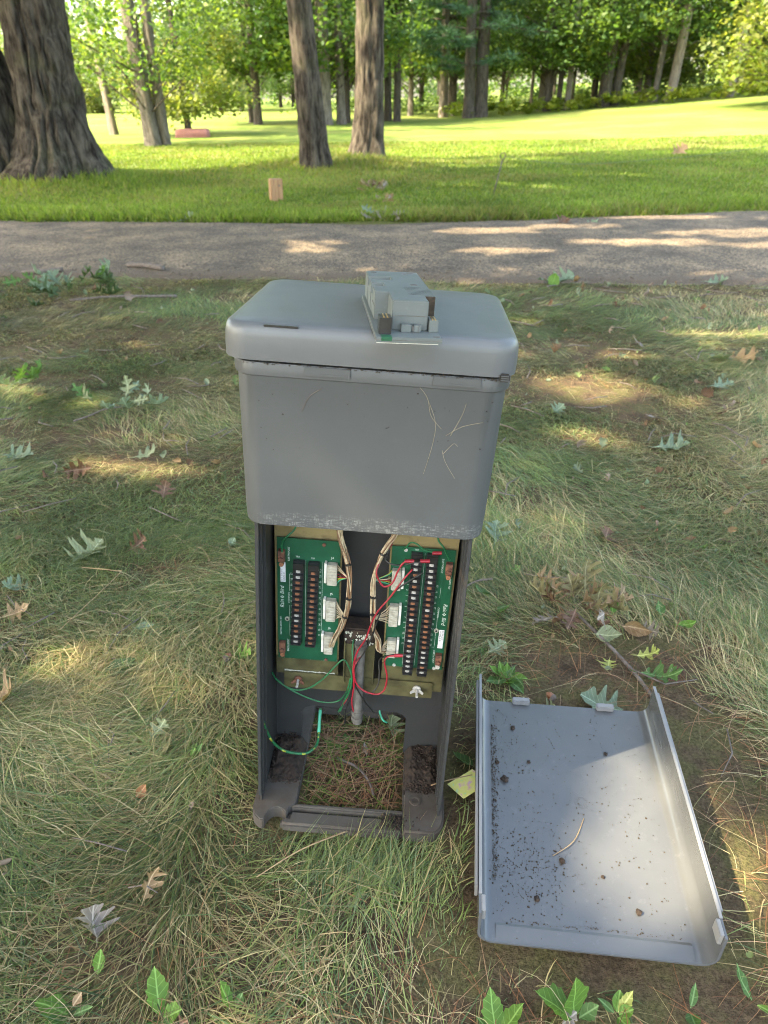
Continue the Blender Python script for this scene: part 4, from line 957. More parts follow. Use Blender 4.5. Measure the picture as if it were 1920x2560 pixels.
# ------------------------------------------------------------------ soil inside the pedestal foot
def crumbs(name, n, place, smin, smax, mat, seed):
    r = np.random.default_rng(seed); V = []; F = []
    oct_ = np.array([(1,0,0),(-1,0,0),(0,1,0),(0,-1,0),(0,0,1),(0,0,-1)], float); of = np.array([(0,2,4),(2,1,4),(1,3,4),(3,0,4),(2,0,5),(1,2,5),(3,1,5),(0,3,5)])
    P = np.array([place(r) for _ in range(n)]); s = smin+(smax-smin)*r.uniform(0, 1, n)**3
    A = oct_[None]*s[:,None,None]*r.uniform(.5, 1.4, (n, 6, 1)); ang = r.uniform(0, 6.28, n); c, sn = np.cos(ang)[:,None], np.sin(ang)[:,None]
    A = np.stack([A[...,0]*c-A[...,1]*sn, A[...,0]*sn+A[...,1]*c, A[...,2]*.7], -1)
    V = (A+P[:,None]).reshape(-1, 3); F = (np.arange(n)[:,None,None]*6+of[None]).reshape(-1, 3)
    return link(name, fast_mesh(name, V, [F]), mat)
def soil_place(r):
    if r.uniform() < .5: x = -.162+.062*r.uniform(); y = .045+.105*r.uniform()**.8
    else: x = .103+.060*r.uniform(); y = .05+.095*r.uniform()**.8
    edge = min(1, (abs(x)-.098)/.02); h = .030+.030*max(0, (y-.045)/.1)*edge*r.uniform()
    return tuple(PEDM @ Vector((x, y, h)))
def mound(x0, x1, y0, y1, seed):
    gx, gy = np.meshgrid(np.linspace(x0, x1, 34), np.linspace(y0, y1, 46)); f = sstep(y0, y0+.05, gy)*(.35+.65*(gy-y0)/(y1-y0))
    ed = np.minimum(1, np.minimum(gx-x0, x1-gx)/.014+.15)
    gz_ = .0285+.030*f*ed*(.55+.7*fbm(gx*60, gy*60, seed))+.008*(fbm(gx*260, gy*260, seed+1)-.5)
    W_ = np.array(PEDM); P = np.stack([gx.ravel(), gy.ravel(), gz_.ravel()], -1)@W_[:3,:3].T+W_[:3,3]
    i_ = np.arange(gx.size).reshape(gx.shape); return fast_mesh('soil', P, [np.stack([i_[:-1,:-1], i_[:-1,1:], i_[1:,1:], i_[1:,:-1]], -1).reshape(-1, 4)], smooth=False)
tag(link('soil', mound(-.1625, -.099, .040, .1495, 5), M['soil']), 'packed dark soil on the left flange inside the pedestal foot', 'soil', kind='stuff')
tag(link('soil', mound(.099, .1625, .045, .1495, 9), M['soil']), 'packed dark soil on the right flange inside the pedestal foot', 'soil', kind='stuff')
tag(crumbs('soil', 5200, soil_place, .0004, .0036, M['soil'], 4), 'dark crumbled soil heaped on both flanges inside the pedestal foot', 'soil', kind='stuff')
def soil_front(r): return tuple(PEDM @ Vector((.06+.07*r.uniform(), -.03+.03*r.uniform(), .024+.006*r.uniform())))
tag(crumbs('soil', 350, soil_front, .001, .004, M['soil'], 5), 'small scatter of soil on the right end of the front bar', 'soil', kind='stuff')

def seam_place(r):
    return tuple(PEDM @ Vector((r.uniform(-.17,.175), -.0188-.001*r.uniform(), .8655+.006*r.uniform()**2)))
tag(crumbs('grime', 420, seam_place, .0004, .0018, M['crumb'], 21), 'dark grime caught in the seam under the pedestal lid', 'grime', kind='stuff')
def grit_place(r):
    x = r.uniform(-5.5, 6.5); t = r.uniform(); b0, t0 = pbot(np.array([x]))[0], ptop(np.array([x]))[0]
    y = b0+abs(r.normal(0, .22)) if t < .5 else t0-abs(r.normal(0, .18)) if t < .72 else b0+(t0-b0)*r.uniform()
    f = min(1, max(0, (y-b0)/(t0-b0))); return (x, y, -.010+.028*math.sin(math.pi*f)**.6+.003)
tag(crumbs('grit', 5200, grit_place, .002, .011, M['grit'], 22), 'loose grit and crumbs scattered over the path, thickest along its edges', 'grit', kind='stuff')

# ------------------------------------------------------------------ module lying on the lid
mod = empty('circuit_module', tuple(PEDM @ Vector((.008,-.078,.9187))), (PEDM.to_3x3() @ Matrix.Rotation(RAD(8.7), 3, 'Z')).to_euler())
tag(mod, 'pale grey plug-in electronics module lying on the pedestal lid, overhanging its front', 'module')
MB().box(0,.078,0,.24,0,.0065).build('base_plate', M['module'], mod, bevel=.0006)
MB().box(.006,.0185,-.0004,.010,.0020,.0068).build('board_corner', M['board'], mod)
MB().box(.001,.074,.002,.236,-.0012,.0).build('backing_card', M['white'], mod)
hp = [(.021,.036),(.065,.036),(.065,.069),(.078,.069),(.078,.238),(.004,.238),(.004,.195),(.034,.195),(.034,.172),(.004,.172),(.004,.147),(.020,.147),(.020,.125),(.0045,.125),(.0045,.087),(.021,.087)]
hs = MB().prism(hp, .0064, .0415).build('housing', M['module'], mod, bevel=.0011)
MB().box(.0045,.0338,.1722,.1948,.0064,.030).build('recess_step', M['module'], mod, bevel=.0006)
MB().box(.0045,.0198,.1252,.1468,.0064,.030).build('recess_step', M['module'], mod, bevel=.0006)
MB().box(.0655,.0775,.0672,.0686,.007,.0412).build('dirty_side', M['crumb'], mod)
for k in range(7): MB().box(.046-.0005*k,.0755,.0745+k*.0078,.0760+k*.0078,.0412,.0416).build('vent_slot', M['black'], mod)
for u, v in ((.014,.226),(.058,.222),(.066,.228),(.060,.142),(.060,.138)):
    mb = MB(); mb.tube([(u,v,.0412),(u,v,.0418)], .0045, 14); mb.build('screw_recess', M['conduit'], mod)
MB().box(.0205,.0655,.0355,.0362,.0235,.0240).build('seam', M['conduit'], mod)
MB().box(.0040,.0048,.088,.124,.0235,.0240).build('seam', M['conduit'], mod)
MB().box(-.0004,.0784,-.0004,.2404,.0030,.0036).build('seam', M['conduit'], mod)
MB().box(.004,.0185,.012,.034,.0066,.026).build('black_socket', M['black'], mod, bevel=.0006)
for k in range(2): MB().box(.0085+k*.0042,.0100+k*.0042,.013,.032,.0258,.0268).build('gold_pin', M['gold'], mod)
MB().box(.032,.0445,.026,.0358,.0066,.0155).build('socket', M['module'], mod, bevel=.0005)
MB().box(.0475,.0560,.026,.0358,.0066,.0150).build('socket', M['module'], mod, bevel=.0005)
for x in (.0452,.0466,.0525): MB().box(x,x+.0005,.0252,.0262,.007,.0145).build('contact', M['conduit'], mod)
MB().box(.0665,.0775,.030,.052,.0066,.021).build('socket', M['module'], mod, bevel=.0005)
for k in range(2): MB().box(.0695+k*.0033,.0709+k*.0033,.0305,.050,.0208,.0217).build('gold_pin', M['gold'], mod)
MB().box(.068,.076,.006,.011,.0066,.0070).build('slot_recess', M['conduit'], mod)

# ------------------------------------------------------------------ the front cover lying on the ground
pan = empty('cover_panel', (float(PAN_A[0]), float(PAN_A[1]), .026), (RAD(.3), RAD(-.4), PAN_YAW))
tag(pan, 'detached grey plastic front cover lying open side up on the ground', 'cover panel')
def u_profile(W, Hh, r_, t):
    out = []; inn = []
    hw = W/2
    def arc_(hw_, rr, z0):
        pts = [(-hw_, Hh)]
        for a in np.linspace(180, 270, 9): pts.append((-hw_+rr+rr*math.cos(RAD(a)), z0+rr+rr*math.sin(RAD(a))))
        for a in np.linspace(270, 360, 9): pts.append((hw_-rr+rr*math.cos(RAD(a)), z0+rr+rr*math.sin(RAD(a))))
        pts.append((hw_, Hh)); return pts
    return arc_(hw, r_, 0), arc_(hw-t, r_-t, t)
out, inn = u_profile(PAN_W, .078, .026, .0042)
prof = out+inn[::-1]; nP = len(prof)
mb = MB(); secs = [0.0, .02, PAN_L*.5, PAN_L]
for i, yy in enumerate(secs): mb.v += [(x, yy, z) for x, z in prof]
for i in range(len(secs)-1):
    for k in range(nP): mb.f.append((i*nP+k, (i+1)*nP+k, (i+1)*nP+(k+1)%nP, i*nP+(k+1)%nP))
h_ = len(out)
for base_, flip in ((0, False), ((len(secs)-1)*nP, True)):
    for k in range(h_-1):
        f = (base_+k, base_+k+1, base_+nP-2-k, base_+nP-1-k); mb.f.append(f if not flip else f[::-1])
me = mb.mesh('tray'); bm = bmesh.new(); bm.from_mesh(me); bmesh.ops.recalc_face_normals(bm, faces=bm.faces); bm.to_mesh(me); bm.free()
me.polygons.foreach_set('use_smooth', np.ones(len(me.polygons), dtype=bool)); me.set_sharp_from_angle(angle=RAD(35))
tray = link('tray', me, M['panel'], pan)
hw = PAN_W/2
for sg in (-1, 1):
    mb = MB(); x0, x1 = sorted((sg*(hw+.0015), sg*(hw+.0060))); mb.box(x0, x1, .045, PAN_L-.012, .046, .0745); mb.build('outer_rail', M['panel_edge'], pan, bevel=.0008)
    mb = MB(); x0, x1 = sorted((sg*(hw-.0005), sg*(hw+.002))); mb.box(x0, x1, .046, PAN_L-.013, .048, .060); mb.build('rail_web', M['panel'], pan)
    mb = MB(); x0, x1 = sorted((sg*(hw-.0046), sg*(hw+.0006))); mb.box(x0, x1, .03, PAN_L, .0782, .0800); mb.build('rim', M['panel_edge'], pan, bevel=.0004)
    mb = MB(); x0, x1 = sorted((sg*(hw-.0105), sg*(hw-.0038))); mb.box(x0, x1, .004, .030, .055, .0795); mb.build('end_tab', M['panel_edge'], pan, bevel=.0012)
for x in (-.088, .088):
    mb = MB(); mb.box(x-.018, x+.018, PAN_L-.008, PAN_L+.006, .0044, .0165); mb.build('hinge_tab', M['panel_edge'], pan, bevel=.002)
mb = MB(); mb.add([(-hw+.03,.004,.0045),(hw-.03,.004,.0045),(hw-.03,.026,.0062),(-hw+.03,.026,.0062),(hw-.03,.031,.0044),(-hw+.03,.031,.0044)], [(0,1,2,3),(3,2,4,5)]); mb.build('moulded_step', M['panel'], pan)
mb = MB(); mb.rings([[(.012+r_*math.cos(t), .27+r_*math.sin(t), z) for t in np.linspace(0, 2*math.pi, 24, endpoint=False)] for r_, z in ((.0125,.0040),(.0125,.0047),(.0112,.0047),(.0112,.00435))], cap0=False, cap1=True); mb.build('mould_mark', M['panel'], pan)
mb = MB()
for k in range(12):
    a = k*math.pi/6; mb.tube([(.012+.006*math.cos(a),.27+.006*math.sin(a),.0045),(.012+.0105*math.cos(a),.27+.0105*math.sin(a),.0045)], .0005, 4)
mb.build('mould_tick', M['panel'], pan)
PANM = Matrix.LocRotScale(pan.location, pan.rotation_euler, None)
def pan_pt(x, y, z=.0045): return tuple(PANM @ Vector((x, y, z)))
# dirt lying in the cover
def dirt_place(r):
    t = r.uniform()
    if t < .40: return pan_pt(-.148+.298*r.uniform()**1.5, .03+r.uniform()*(PAN_L-.05), .0048)
    if t < .72: return pan_pt(-.153+abs(r.normal(0, .006)), .10+.34*r.uniform(), .0052+.003*r.uniform())
    if t < .95: return pan_pt(-.085+r.normal(0, .035), .13+r.normal(0, .05), .0048)
    return pan_pt(r.uniform(-.14,.14), .034+abs(r.normal(0, .004)), .0048)
tag(crumbs('dirt', 2800, dirt_place, .0003, .0020, M['crumb'], 6), 'fine dirt speckled over the inside of the detached cover', 'dirt', kind='stuff')
def clod(u, v, s, label, seed):
    r = np.random.default_rng(seed); bm = bmesh.new(); s *= .78; bmesh.ops.create_icosphere(bm, subdivisions=2, radius=s)
    for vv in bm.verts: vv.co *= 1+r.uniform(-.38, .38); vv.co.z *= .75
    me = bpy.data.meshes.new('soil_clod'); bm.to_mesh(me); bm.free()
    o = link('soil_clod', me, M['soil'], None, pan_pt(u, v, .0045+s*.55)); tag(o, label, 'clod', 'soil clods in the cover'); return o
clod(-.128,.305,.0085,'largest black soil clod by the left wall of the cover',1); clod(-.142,.345,.0055,'black clod a little behind the largest one in the cover',2)
clod(-.035,.147,.0065,'rounded dark clod near the middle of the cover floor',3); clod(.078,.070,.0060,'pointed dark clod near the front right of the cover',4)
clod(-.083,.075,.0058,'dark double clod near the front left of the cover',5); clod(-.108,.435,.0062,'flat brown clod near the far left end of the cover',6)
clod(-.080,.352,.0045,'small brown clod in the left half of the cover',7); clod(.03,.125,.0042,'small grey clod right of the pale stem in the cover',8); clod(.072,.388,.0045,'small olive clod in the far right of the cover',9)

# ------------------------------------------------------------------ fallen leaves
def lobes(kind, v, ph=.15):
    """half width of a leaf of unit length at position v along its midrib"""
    env = np.sin(np.pi*np.clip(v, 0, 1)**.85)
    if kind == 'oak': return .045+env*.31*np.abs(.5+.5*np.cos(2*np.pi*(v*3.3+ph)))**.75*(.75+.5*v)+.03*env
    if kind == 'maple': return .04+.46*np.maximum(np.exp(-((v-.30)/.07)**2), np.maximum(.95*np.exp(-((v-.56)/.075)**2), np.exp(-((v-.80)/.12)**2)*.5))*(1)+.07*env
    if kind == 'serrate': return env*(.20+.10*v)*(1+.28*(np.mod(v*5, 1)-.5))
    if kind == 'round': return .40*env**.7
    return .24*env   # simple
OAK = [(0,.015),(.07,.03),(.13,.075),(.16,.17),(.20,.23),(.235,.19),(.235,.085),(.31,.065),(.36,.15),(.43,.30),(.50,.37),(.50,.27),(.55,.29),(.52,.13),(.56,.075),(.63,.085),(.69,.22),(.77,.31),(.76,.21),(.82,.20),(.79,.10),(.85,.065),(.90,.10),(.935,.06),(1.0,.004)]
def leaf_mesh(kind, L, bend=.38, fold=.32, twist=.5, curl=.15, seed=0, n=30, wide=1.0, stem=.25, cup=0.):
    r = np.random.default_rng(seed); V = []; F = []
    bend *= r.uniform(.4, 1.7); fold *= r.uniform(.4, 2.2); curl += r.uniform(-.35, .8); twist *= r.uniform(-1.6, 1.6); L *= .92
    ph1 = r.uniform(.0, .3); ph2 = ph1+r.uniform(-.22, .22)
    vs = np.linspace(0, 1, n); x = 0; z = 0; ang = -bend
    for i, v in enumerate(vs):
        if i: ang += (bend*2.2+curl)/(n-1); x += math.cos(ang)/(n-1); z += math.sin(ang)/(n-1)
        jl = .78+.44*vn(np.array([v*4.]), np.array([seed+.5]), 3)[0]; jr = .78+.44*vn(np.array([v*4.]), np.array([seed+.5]), 8)[0]
        wl = lobes(kind, np.array([v]), ph1)[0]*wide*jl; wr_ = lobes(kind, np.array([min(1, v+.03)]), ph2)[0]*wide*jr
        tw = twist*(v-.5)+.1*math.sin(v*6+seed)
        for sgn, w_ in ((1, wl), (1, wl*.5), (0, 0), (-1, wr_*.5), (-1, wr_)):
            yy = sgn*w_; zz = fold*abs(yy)+cup*yy*yy*3+.02*math.sin(9*v+yy*20+seed)
            V.append((x, yy*math.cos(tw)-zz*math.sin(tw), z+yy*math.sin(tw)+zz*math.cos(tw)))
    if kind == 'oak':
        V = []; n = len(OAK); jit = r.normal(0, 1, (n, 4)); x = z = 0; ang = -bend; us = [0]; cs = [(0, 0)]
        g = 40
        for i in range(1, g+1): ang += (bend*2.2+curl)/g; x += math.cos(ang)/g; z += math.sin(ang)/g; cs.append((x, z))
        def cen(u): q = np.clip(u, 0, 1)*g; i = min(g-1, int(q)); f = q-i; return cs[i][0]*(1-f)+cs[i+1][0]*f, cs[i][1]*(1-f)+cs[i+1][1]*f
        sk = r.uniform(-.05, .05); wsl, wsr = r.uniform(.8, 1.2, 2)
        for i, (u, w_) in enumerate(OAK):
            um = i/(n-1); tw = twist*(um-.5)
            for sgn, fr in ((1, 1), (1, .5), (0, 0), (-1, .5), (-1, 1)):
                side = 0 if sgn > 0 else 2; ww = w_*wide*(wsl if sgn > 0 else wsr)*(1+.16*jit[i, side])
                ue = u+.012*jit[i, side+1]+sk*sgn*math.sin(math.pi*u); uu = um*(1-fr)+ue*fr if sgn else um
                yy = sgn*fr*ww; cx, cz = cen(uu); zz = fold*abs(yy)+cup*yy*yy*3+.03*math.sin(8*uu+yy*14+seed)
                V.append((cx, yy*math.cos(tw)-zz*math.sin(tw), cz+yy*math.sin(tw)+zz*math.cos(tw)))
    for i in range(n-1):
        for k in range(4): a = i*5+k; F.append((a, a+1, a+6, a+5))
    mb = MB(); mb.v = [(a*L, b_*L, c*L) for a, b_, c in V]; mb.f = F
    if stem: mb.tube([(0,0,0), (-stem*.5*L, .02*L, -.02*L), (-stem*L, .05*L, -.01*L)], [.012*L, .010*L, .009*L], 5)
    return mb.mesh('leaf', smooth=True)
def lmat(name, c, c2=None, vein=None, trans=.2, rough=.6):
    m, n, b, o = newmat(name); co = coords(n)
    col = mix(n, ramp(n, noise(n, co, 45, 6, .65), [(.32, 0.), (.68, 1.)]), c, c2 or tuple(x*.72 for x in c))
    sp = ramp(n, noise(n, co, 260, 3, .7), [(.62, 0.), (.72, .55)]); col = mix(n, sp, col, tuple(x*.45 for x in c))
    sx = n.nodes.new('ShaderNodeSeparateXYZ'); n.links.new(co, sx.inputs[0])
    ab = nd(n, 'ShaderNodeMath', operation='ABSOLUTE'); n.links.new(sx.outputs[1], ab.inputs[0])
    mv = nd(n, 'ShaderNodeMapRange'); n.links.new(ab.outputs[0], mv.inputs[0]); mv.inputs[1].default_value = .0016; mv.inputs[2].default_value = .0005
    # side veins slant forward from the midrib
    k1 = nd(n, 'ShaderNodeMath', operation='MULTIPLY_ADD'); n.links.new(ab.outputs[0], k1.inputs[0]); k1.inputs[1].default_value = -.8; n.links.new(sx.outputs[0], k1.inputs[2])
    k2 = nd(n, 'ShaderNodeMath', operation='MULTIPLY'); n.links.new(k1.outputs[0], k2.inputs[0]); k2.inputs[1].default_value = 560.
    k3 = nd(n, 'ShaderNodeMath', operation='SINE'); n.links.new(k2.outputs[0], k3.inputs[0])
    sv = nd(n, 'ShaderNodeMapRange'); n.links.new(k3.outputs[0], sv.inputs[0]); sv.inputs[1].default_value = .86; sv.inputs[2].default_value = 1.0; sv.inputs[4].default_value = .45
    mxv = nd(n, 'ShaderNodeMath', operation='MAXIMUM'); n.links.new(mv.outputs[0], mxv.inputs[0]); n.links.new(sv.outputs[0], mxv.inputs[1])
    col = mix(n, mxv.outputs[0], col, tuple(min(.7, x*1.5+.05) for x in c))
    n.links.new(col, b.inputs['Base Color']); b.inputs['Roughness'].default_value = rough; b.inputs['Specular IOR Level'].default_value = .35
    # ribs: fine relief across the blade
    wv = n.nodes.new('ShaderNodeTexWave'); wv.inputs['Scale'].default_value = 60; wv.inputs['Distortion'].default_value = 2.0; n.links.new(co, wv.inputs['Vector'])
    bump(n, wv.outputs['Fac'], .25, .0008, b)
    tr = n.nodes.new('ShaderNodeBsdfTranslucent'); n.links.new(mix(n, 1.0, col, (1.1,1.2,.6), 'MULTIPLY'), tr.inputs[0])
    mx = n.nodes.new('ShaderNodeMixShader'); mx.inputs[0].default_value = trans
    n.links.new(b.outputs[0], mx.inputs[1]); n.links.new(tr.outputs[0], mx.inputs[2]); n.links.new(mx.outputs[0], o.inputs[0]); return m
LM = {'pale': lmat('leaf_pale', (.20,.225,.13), (.14,.165,.09)), 'silver': lmat('leaf_silver', (.15,.20,.135), (.10,.14,.09)), 'green': lmat('leaf_green', (.075,.15,.04), (.05,.105,.028), trans=.3),
      'bright': lmat('leaf_bright', (.11,.21,.035), (.075,.155,.028), trans=.35), 'brown': lmat('leaf_brown', (.15,.08,.05), (.085,.047,.032)), 'tan': lmat('leaf_tan', (.27,.18,.10), (.19,.115,.06)),
      'grey': lmat('leaf_greywhite', (.25,.21,.185), (.16,.13,.115)), 'yellow': lmat('leaf_yellow', (.34,.36,.11), (.25,.27,.07), trans=.35), 'dark': lmat('leaf_dark_green', (.05,.085,.03), (.04,.065,.025)), 'rust': lmat('leaf_rust', (.27,.12,.05), (.2,.085,.04)), 'olive': lmat('leaf_olive', (.18,.16,.075), (.12,.10,.05))}
_ls = [0]
def leaf(label, kind, col, x, y, L, az, tilt=0., roll=0., h=.035, group=None, **k):
    _ls[0] += 1
    me = leaf_mesh(kind, L, seed=_ls[0], **k)
    o = link('oak_leaf' if kind == 'oak' else 'maple_leaf' if kind == 'maple' else 'leaf', me, LM[col], None, (x, y, gzs(x, y)+h*.45), (roll*1.3, -tilt, az))
    # centre the leaf on its spot
    o.location.x -= .45*L*math.cos(az); o.location.y -= .45*L*math.sin(az)
    return tag(o, label, 'leaf', group)
D = RAD
leaf('large pale grey-green oak leaf with long pointed lobes left of the pedestal','oak','pale',-.871,1.743,.13,D(62),.12,.15,.05,wide=1.25)
leaf('pale oak leaf lying in the sunlit patch at far left','oak','pale',-.878,2.404,.115,D(15),.05,.2,.035)
leaf('reddish-brown curled leaf between the sunlit patch and the pedestal','maple','brown',-.749,2.122,.075,D(100),.3,.3,.04,bend=.5,curl=.6)
leaf('brown folded leaf right of the large pale oak leaf','oak','brown',-.734,1.793,.085,D(40),.2,.5,.04,fold=.9,bend=.3)
leaf('silvery grey-green leaf touching the left picture edge','oak','silver',-1.017,1.576,.09,D(185),.1,.1,.045,wide=1.3)
leaf('tan broken leaf just below the silvery leaf at the left edge','maple','tan',-.965,1.475,.08,D(30),.1,.3,.04,wide=.8)
leaf('tan maple leaf cut by the left picture edge','maple','tan',-.852,1.16,.095,D(10),.15,.2,.04,wide=1.2)
leaf('dark green leaf half sunk in the grass at left','simple','dark',-.626,1.259,.095,D(42),.0,.2,.035)
leaf('pale cream oak leaf, upper of two overlapping leaves left of the pedestal','oak','pale',-.478,1.06,.06,D(60),.25,.35,.045,wide=1.25)
leaf('dull green leaf under the pale cream oak leaf','maple','olive',-.455,1.02,.055,D(-10),.0,.2,.028)
leaf('small orange-brown leaf in the grass left of the pedestal foot','simple','rust',-.471,.906,.034,D(55),.2,.4,.045,wide=1.3,curl=.5)
leaf('tan twisted oak leaf standing in the grass at lower left','oak','tan',-.402,.717,.072,D(80),.45,.6,.042,curl=.8,wide=.8)
leaf('crumpled grey-white leaf at lower left','maple','grey',-.478,.655,.062,D(120),.1,.3,.045,fold=.4,wide=1.1)
leaf('small white-green leaf beside the hood at left','round','silver',-.458,1.802,.035,D(70),.2,.3,.045)
leaf('yellow-green lobed leaf beside an acorn at the pedestal','maple','bright',-.345,1.30,.062,D(-15),.05,.2,.04)
leaf('small silver leaf lying crosswise in the left grass','simple','silver',-.609,1.406,.052,D(8),.05,.4,.045)
leaf('narrow olive leaf just right of the small silver leaf','simple','olive',-.575,1.385,.06,D(60),.05,.4,.03)
leaf('green lobed oak leaf right of the hood','oak','silver',.342,1.841,.105,D(80),.15,.15,.045,wide=1.3)
leaf('pale star-shaped oak leaf lying on the right lawn','oak','silver',1.094,2.421,.135,D(-10),.1,.1,.04,wide=1.4)
leaf('pale upturned leaf next to the big brown leaf at right','maple','pale',1.678,3.413,.13,D(200),.2,.3,.05)
leaf('big tan-brown leaf at the right edge','oak','tan',1.804,3.424,.19,D(-25),.1,.5,.05,wide=1.1)
leaf('mauve-brown leaf standing on edge on the right lawn','simple','grey',1.339,3.666,.11,D(110),.4,.5,.05)
leaf('silver-green leaf below the big brown leaf at right','oak','silver',1.546,3.063,.12,D(10),.1,.2,.05,wide=1.3)
leaf('pale leaf lying just right of the hood','maple','silver',.735,2.785,.075,D(40),.1,.3,.04)
leaf('pinkish-brown leaf in the middle of the right lawn','simple','grey',1.113,2.701,.085,D(170),.1,.2,.035)
leaf('brown leaf near the right edge level with the hood foot','simple','brown',1.037,1.796,.065,D(175),.1,.2,.035,wide=1.4)
leaf('crumpled dark grey leaf on the bare patch behind the cover','maple','brown',.683,1.83,.065,D(70),.2,.4,.04,fold=.5)
leaf('small green leaf close to the right side of the pedestal','simple','green',.262,1.559,.06,D(160),.0,.2,.035)
leaf('green leaf hanging over a twig right of the pedestal','simple','green',.312,1.467,.07,D(240),.1,.4,.04,wide=1.3)
leaf('pale maple leaf on bare soil right of the pedestal','maple','pale',.276,1.331,.062,D(35),.05,.2,.03)
leaf('green maple leaf behind the twig right of the pedestal','maple','green',.366,1.65,.062,D(20),.05,.2,.04)
leaf('pale oval leaf leaning on the fallen stick','simple','pale',.558,1.362,.07,D(-15),.1,.3,.045,wide=1.4)
leaf('green leaf standing upright beside the leaf cluster','simple','bright',.600,1.478,.055,D(70),.7,.2,.04)
leaf('small green leaf right of the leaf cluster','simple','green',.713,1.461,.045,D(90),.5,.2,.04,wide=1.4)
leaf('bright green leaf on the straw right of the stick','simple','bright',.767,1.398,.055,D(-8),.05,.3,.04)
leaf('pale yellow oak leaf right of the stick','oak','yellow',.637,1.296,.065,D(-4),.02,.1,.025)
leaf('yellow-green leaf on the soil left of the stick','oak','yellow',.531,1.266,.048,D(250),.02,.1,.022,wide=1.4)
leaf('long green feathered leaf across the end of the stick','oak','green',.645,1.222,.11,D(-14),.02,.2,.03,wide=.8)
leaf('large grey-green maple leaf at the far end of the cover','maple','silver',.478,1.138,.105,D(150),.03,.1,.03,wide=1.1)
leaf('small pale leaf near the acorn at the far end of the cover','oak','pale',.361,1.125,.042,D(10),.03,.2,.022,wide=1.4)
leaf('tan curled leaf right of the fallen stick','simple','tan',.640,1.385,.085,D(-22),.05,.9,.04,fold=.7)
leaf('grey-tan leaf overlapping the tan curled leaf','oak','grey',.672,1.378,.07,D(-35),.05,.6,.035)
leaf('small whitish dry leaf between the dandelion plants','maple','grey',.264,.513,.03,D(30),.2,.2,.03)
leaf('small brown leaf beside the round weed leaf at lower left','simple','tan',-.462,.543,.022,D(60),.3,.3,.035,wide=1.4)
leaf('brown crumpled leaf at the bottom edge left of centre','oak','brown',-.296,.51,.034,D(20),.3,.4,.03)
leaf('green torn leaf seen through the opening in the pedestal foot','oak','green',-.098,1.045,.06,D(10),.05,.2,.02,wide=1.2)
leaf('grey-cream crumpled leaf in the back opening of the pedestal','maple','pale',.012,1.075,.055,D(100),.3,.5,.035,fold=.4)
leaf('small grey leaf on the needles inside the pedestal opening','simple','grey',-.045,1.02,.03,D(110),.3,.4,.02)
leaf('green leaf poking out beside the coloured card','simple','green',.153,.985,.055,D(150),.1,.3,.025,wide=1.4)
leaf('pale leaf lying at the far path edge left of the wooden block','oak','silver',-2.075,8.153,.22,D(20),.2,.2,.03)
leaf('pale torn leaf at the far path edge on the right','oak','silver',2.142,7.75,.22,D(10),.1,.2,.03)
leaf('brown leaf cluster piece beside the pale torn leaf on the path','maple','brown',1.85,7.74,.2,D(60),.1,.4,.03)
leaf('white-green leaf at the near path edge right of the hood','maple','silver',1.30,5.16,.17,D(30),.1,.2,.05)
leaf('second white-green leaf at the near path edge right of the hood','oak','silver',1.16,5.18,.14,D(150),.1,.2,.05)
leaf('pale leaf at the near path edge towards the right','oak','silver',2.364,5.12,.17,D(0),.05,.2,.05)
leaf('bright yellow-green leaf at the near path edge right of the hood','round','bright',1.20,5.08,.11,D(60),.5,.2,.05)
leaf('brown leaf pair lying in the shade of the right field','maple','tan',5.95,15.8,.4,D(20),.1,.4,.06)
leaf('dark curled leaf in the left lawn','oak','brown',-1.10,2.28,.12,D(5),.1,.9,.04,fold=.8)
leaf('silver-blue leaf at the left edge above the dark curled leaf','oak','silver',-1.36,2.40,.13,D(-8),.08,.2,.045,wide=1.2)
# small leaves nobody would count
r = np.random.default_rng(44); mbs_ = []
SM = [leaf_mesh(k, 1.0, seed=90+i, n=9, stem=0, bend=.5, fold=.6, curl=.6, twist=1.0) for i, k in enumerate(('oak','simple','maple','oak','simple','oak','maple','simple'))]
PALL = np.array([(.18,.22,.15),(.15,.19,.12),(.09,.15,.045),(.15,.09,.055),(.24,.16,.09),(.20,.15,.12),(.10,.06,.04),(.13,.17,.07)])
VV = []; FF = []; CC = []; off = 0
for i in range(760):
    Y_ = .55+4.6*r.uniform()**.8; X_ = r.uniform(-1, 1)*(.58*(.861*Y_+.6)+.3)
    if r.uniform() > .30+.45*(X_ > 0): continue
    pu, pv = pan_local(X_, Y_); pl = ped_local(X_, Y_)
    if (abs(pu) < .24 and -.06 < pv < PAN_L+.06) or (abs(pl[0]) < .22 and -.08 < pl[1] < .33) or Y_ > pbot(np.array([X_]))[0]-.03: continue
    me = SM[r.integers(0, 8)]; v = np.zeros(len(me.vertices)*3); me.vertices.foreach_get('co', v); v = v.reshape(-1, 3)
    s = (.010+.034*r.uniform()**2)*(1+.24*Y_); e = Euler((r.normal(0, .8), r.normal(0, .6), r.uniform(0, 6.28))).to_matrix(); v = v@np.array(e).T*s
    v = v+np.array((X_, Y_, gzs(X_, Y_)+.018+.012*r.uniform())); VV.append(v); FF.append(np.array([p.vertices[:] for p in me.polygons])+off); off += len(v)
    CC.append(np.repeat((PALL[r.integers(0, 8)]*r.uniform(.75, 1.15))[None], len(v), 0))
tag(link('leaf_litter', fast_mesh('leaf_litter', np.concatenate(VV), [np.concatenate(FF)], np.concatenate(CC), smooth=True), M['litter']), 'small scattered green and brown leaves littering the near grass', 'leaves', kind='stuff')

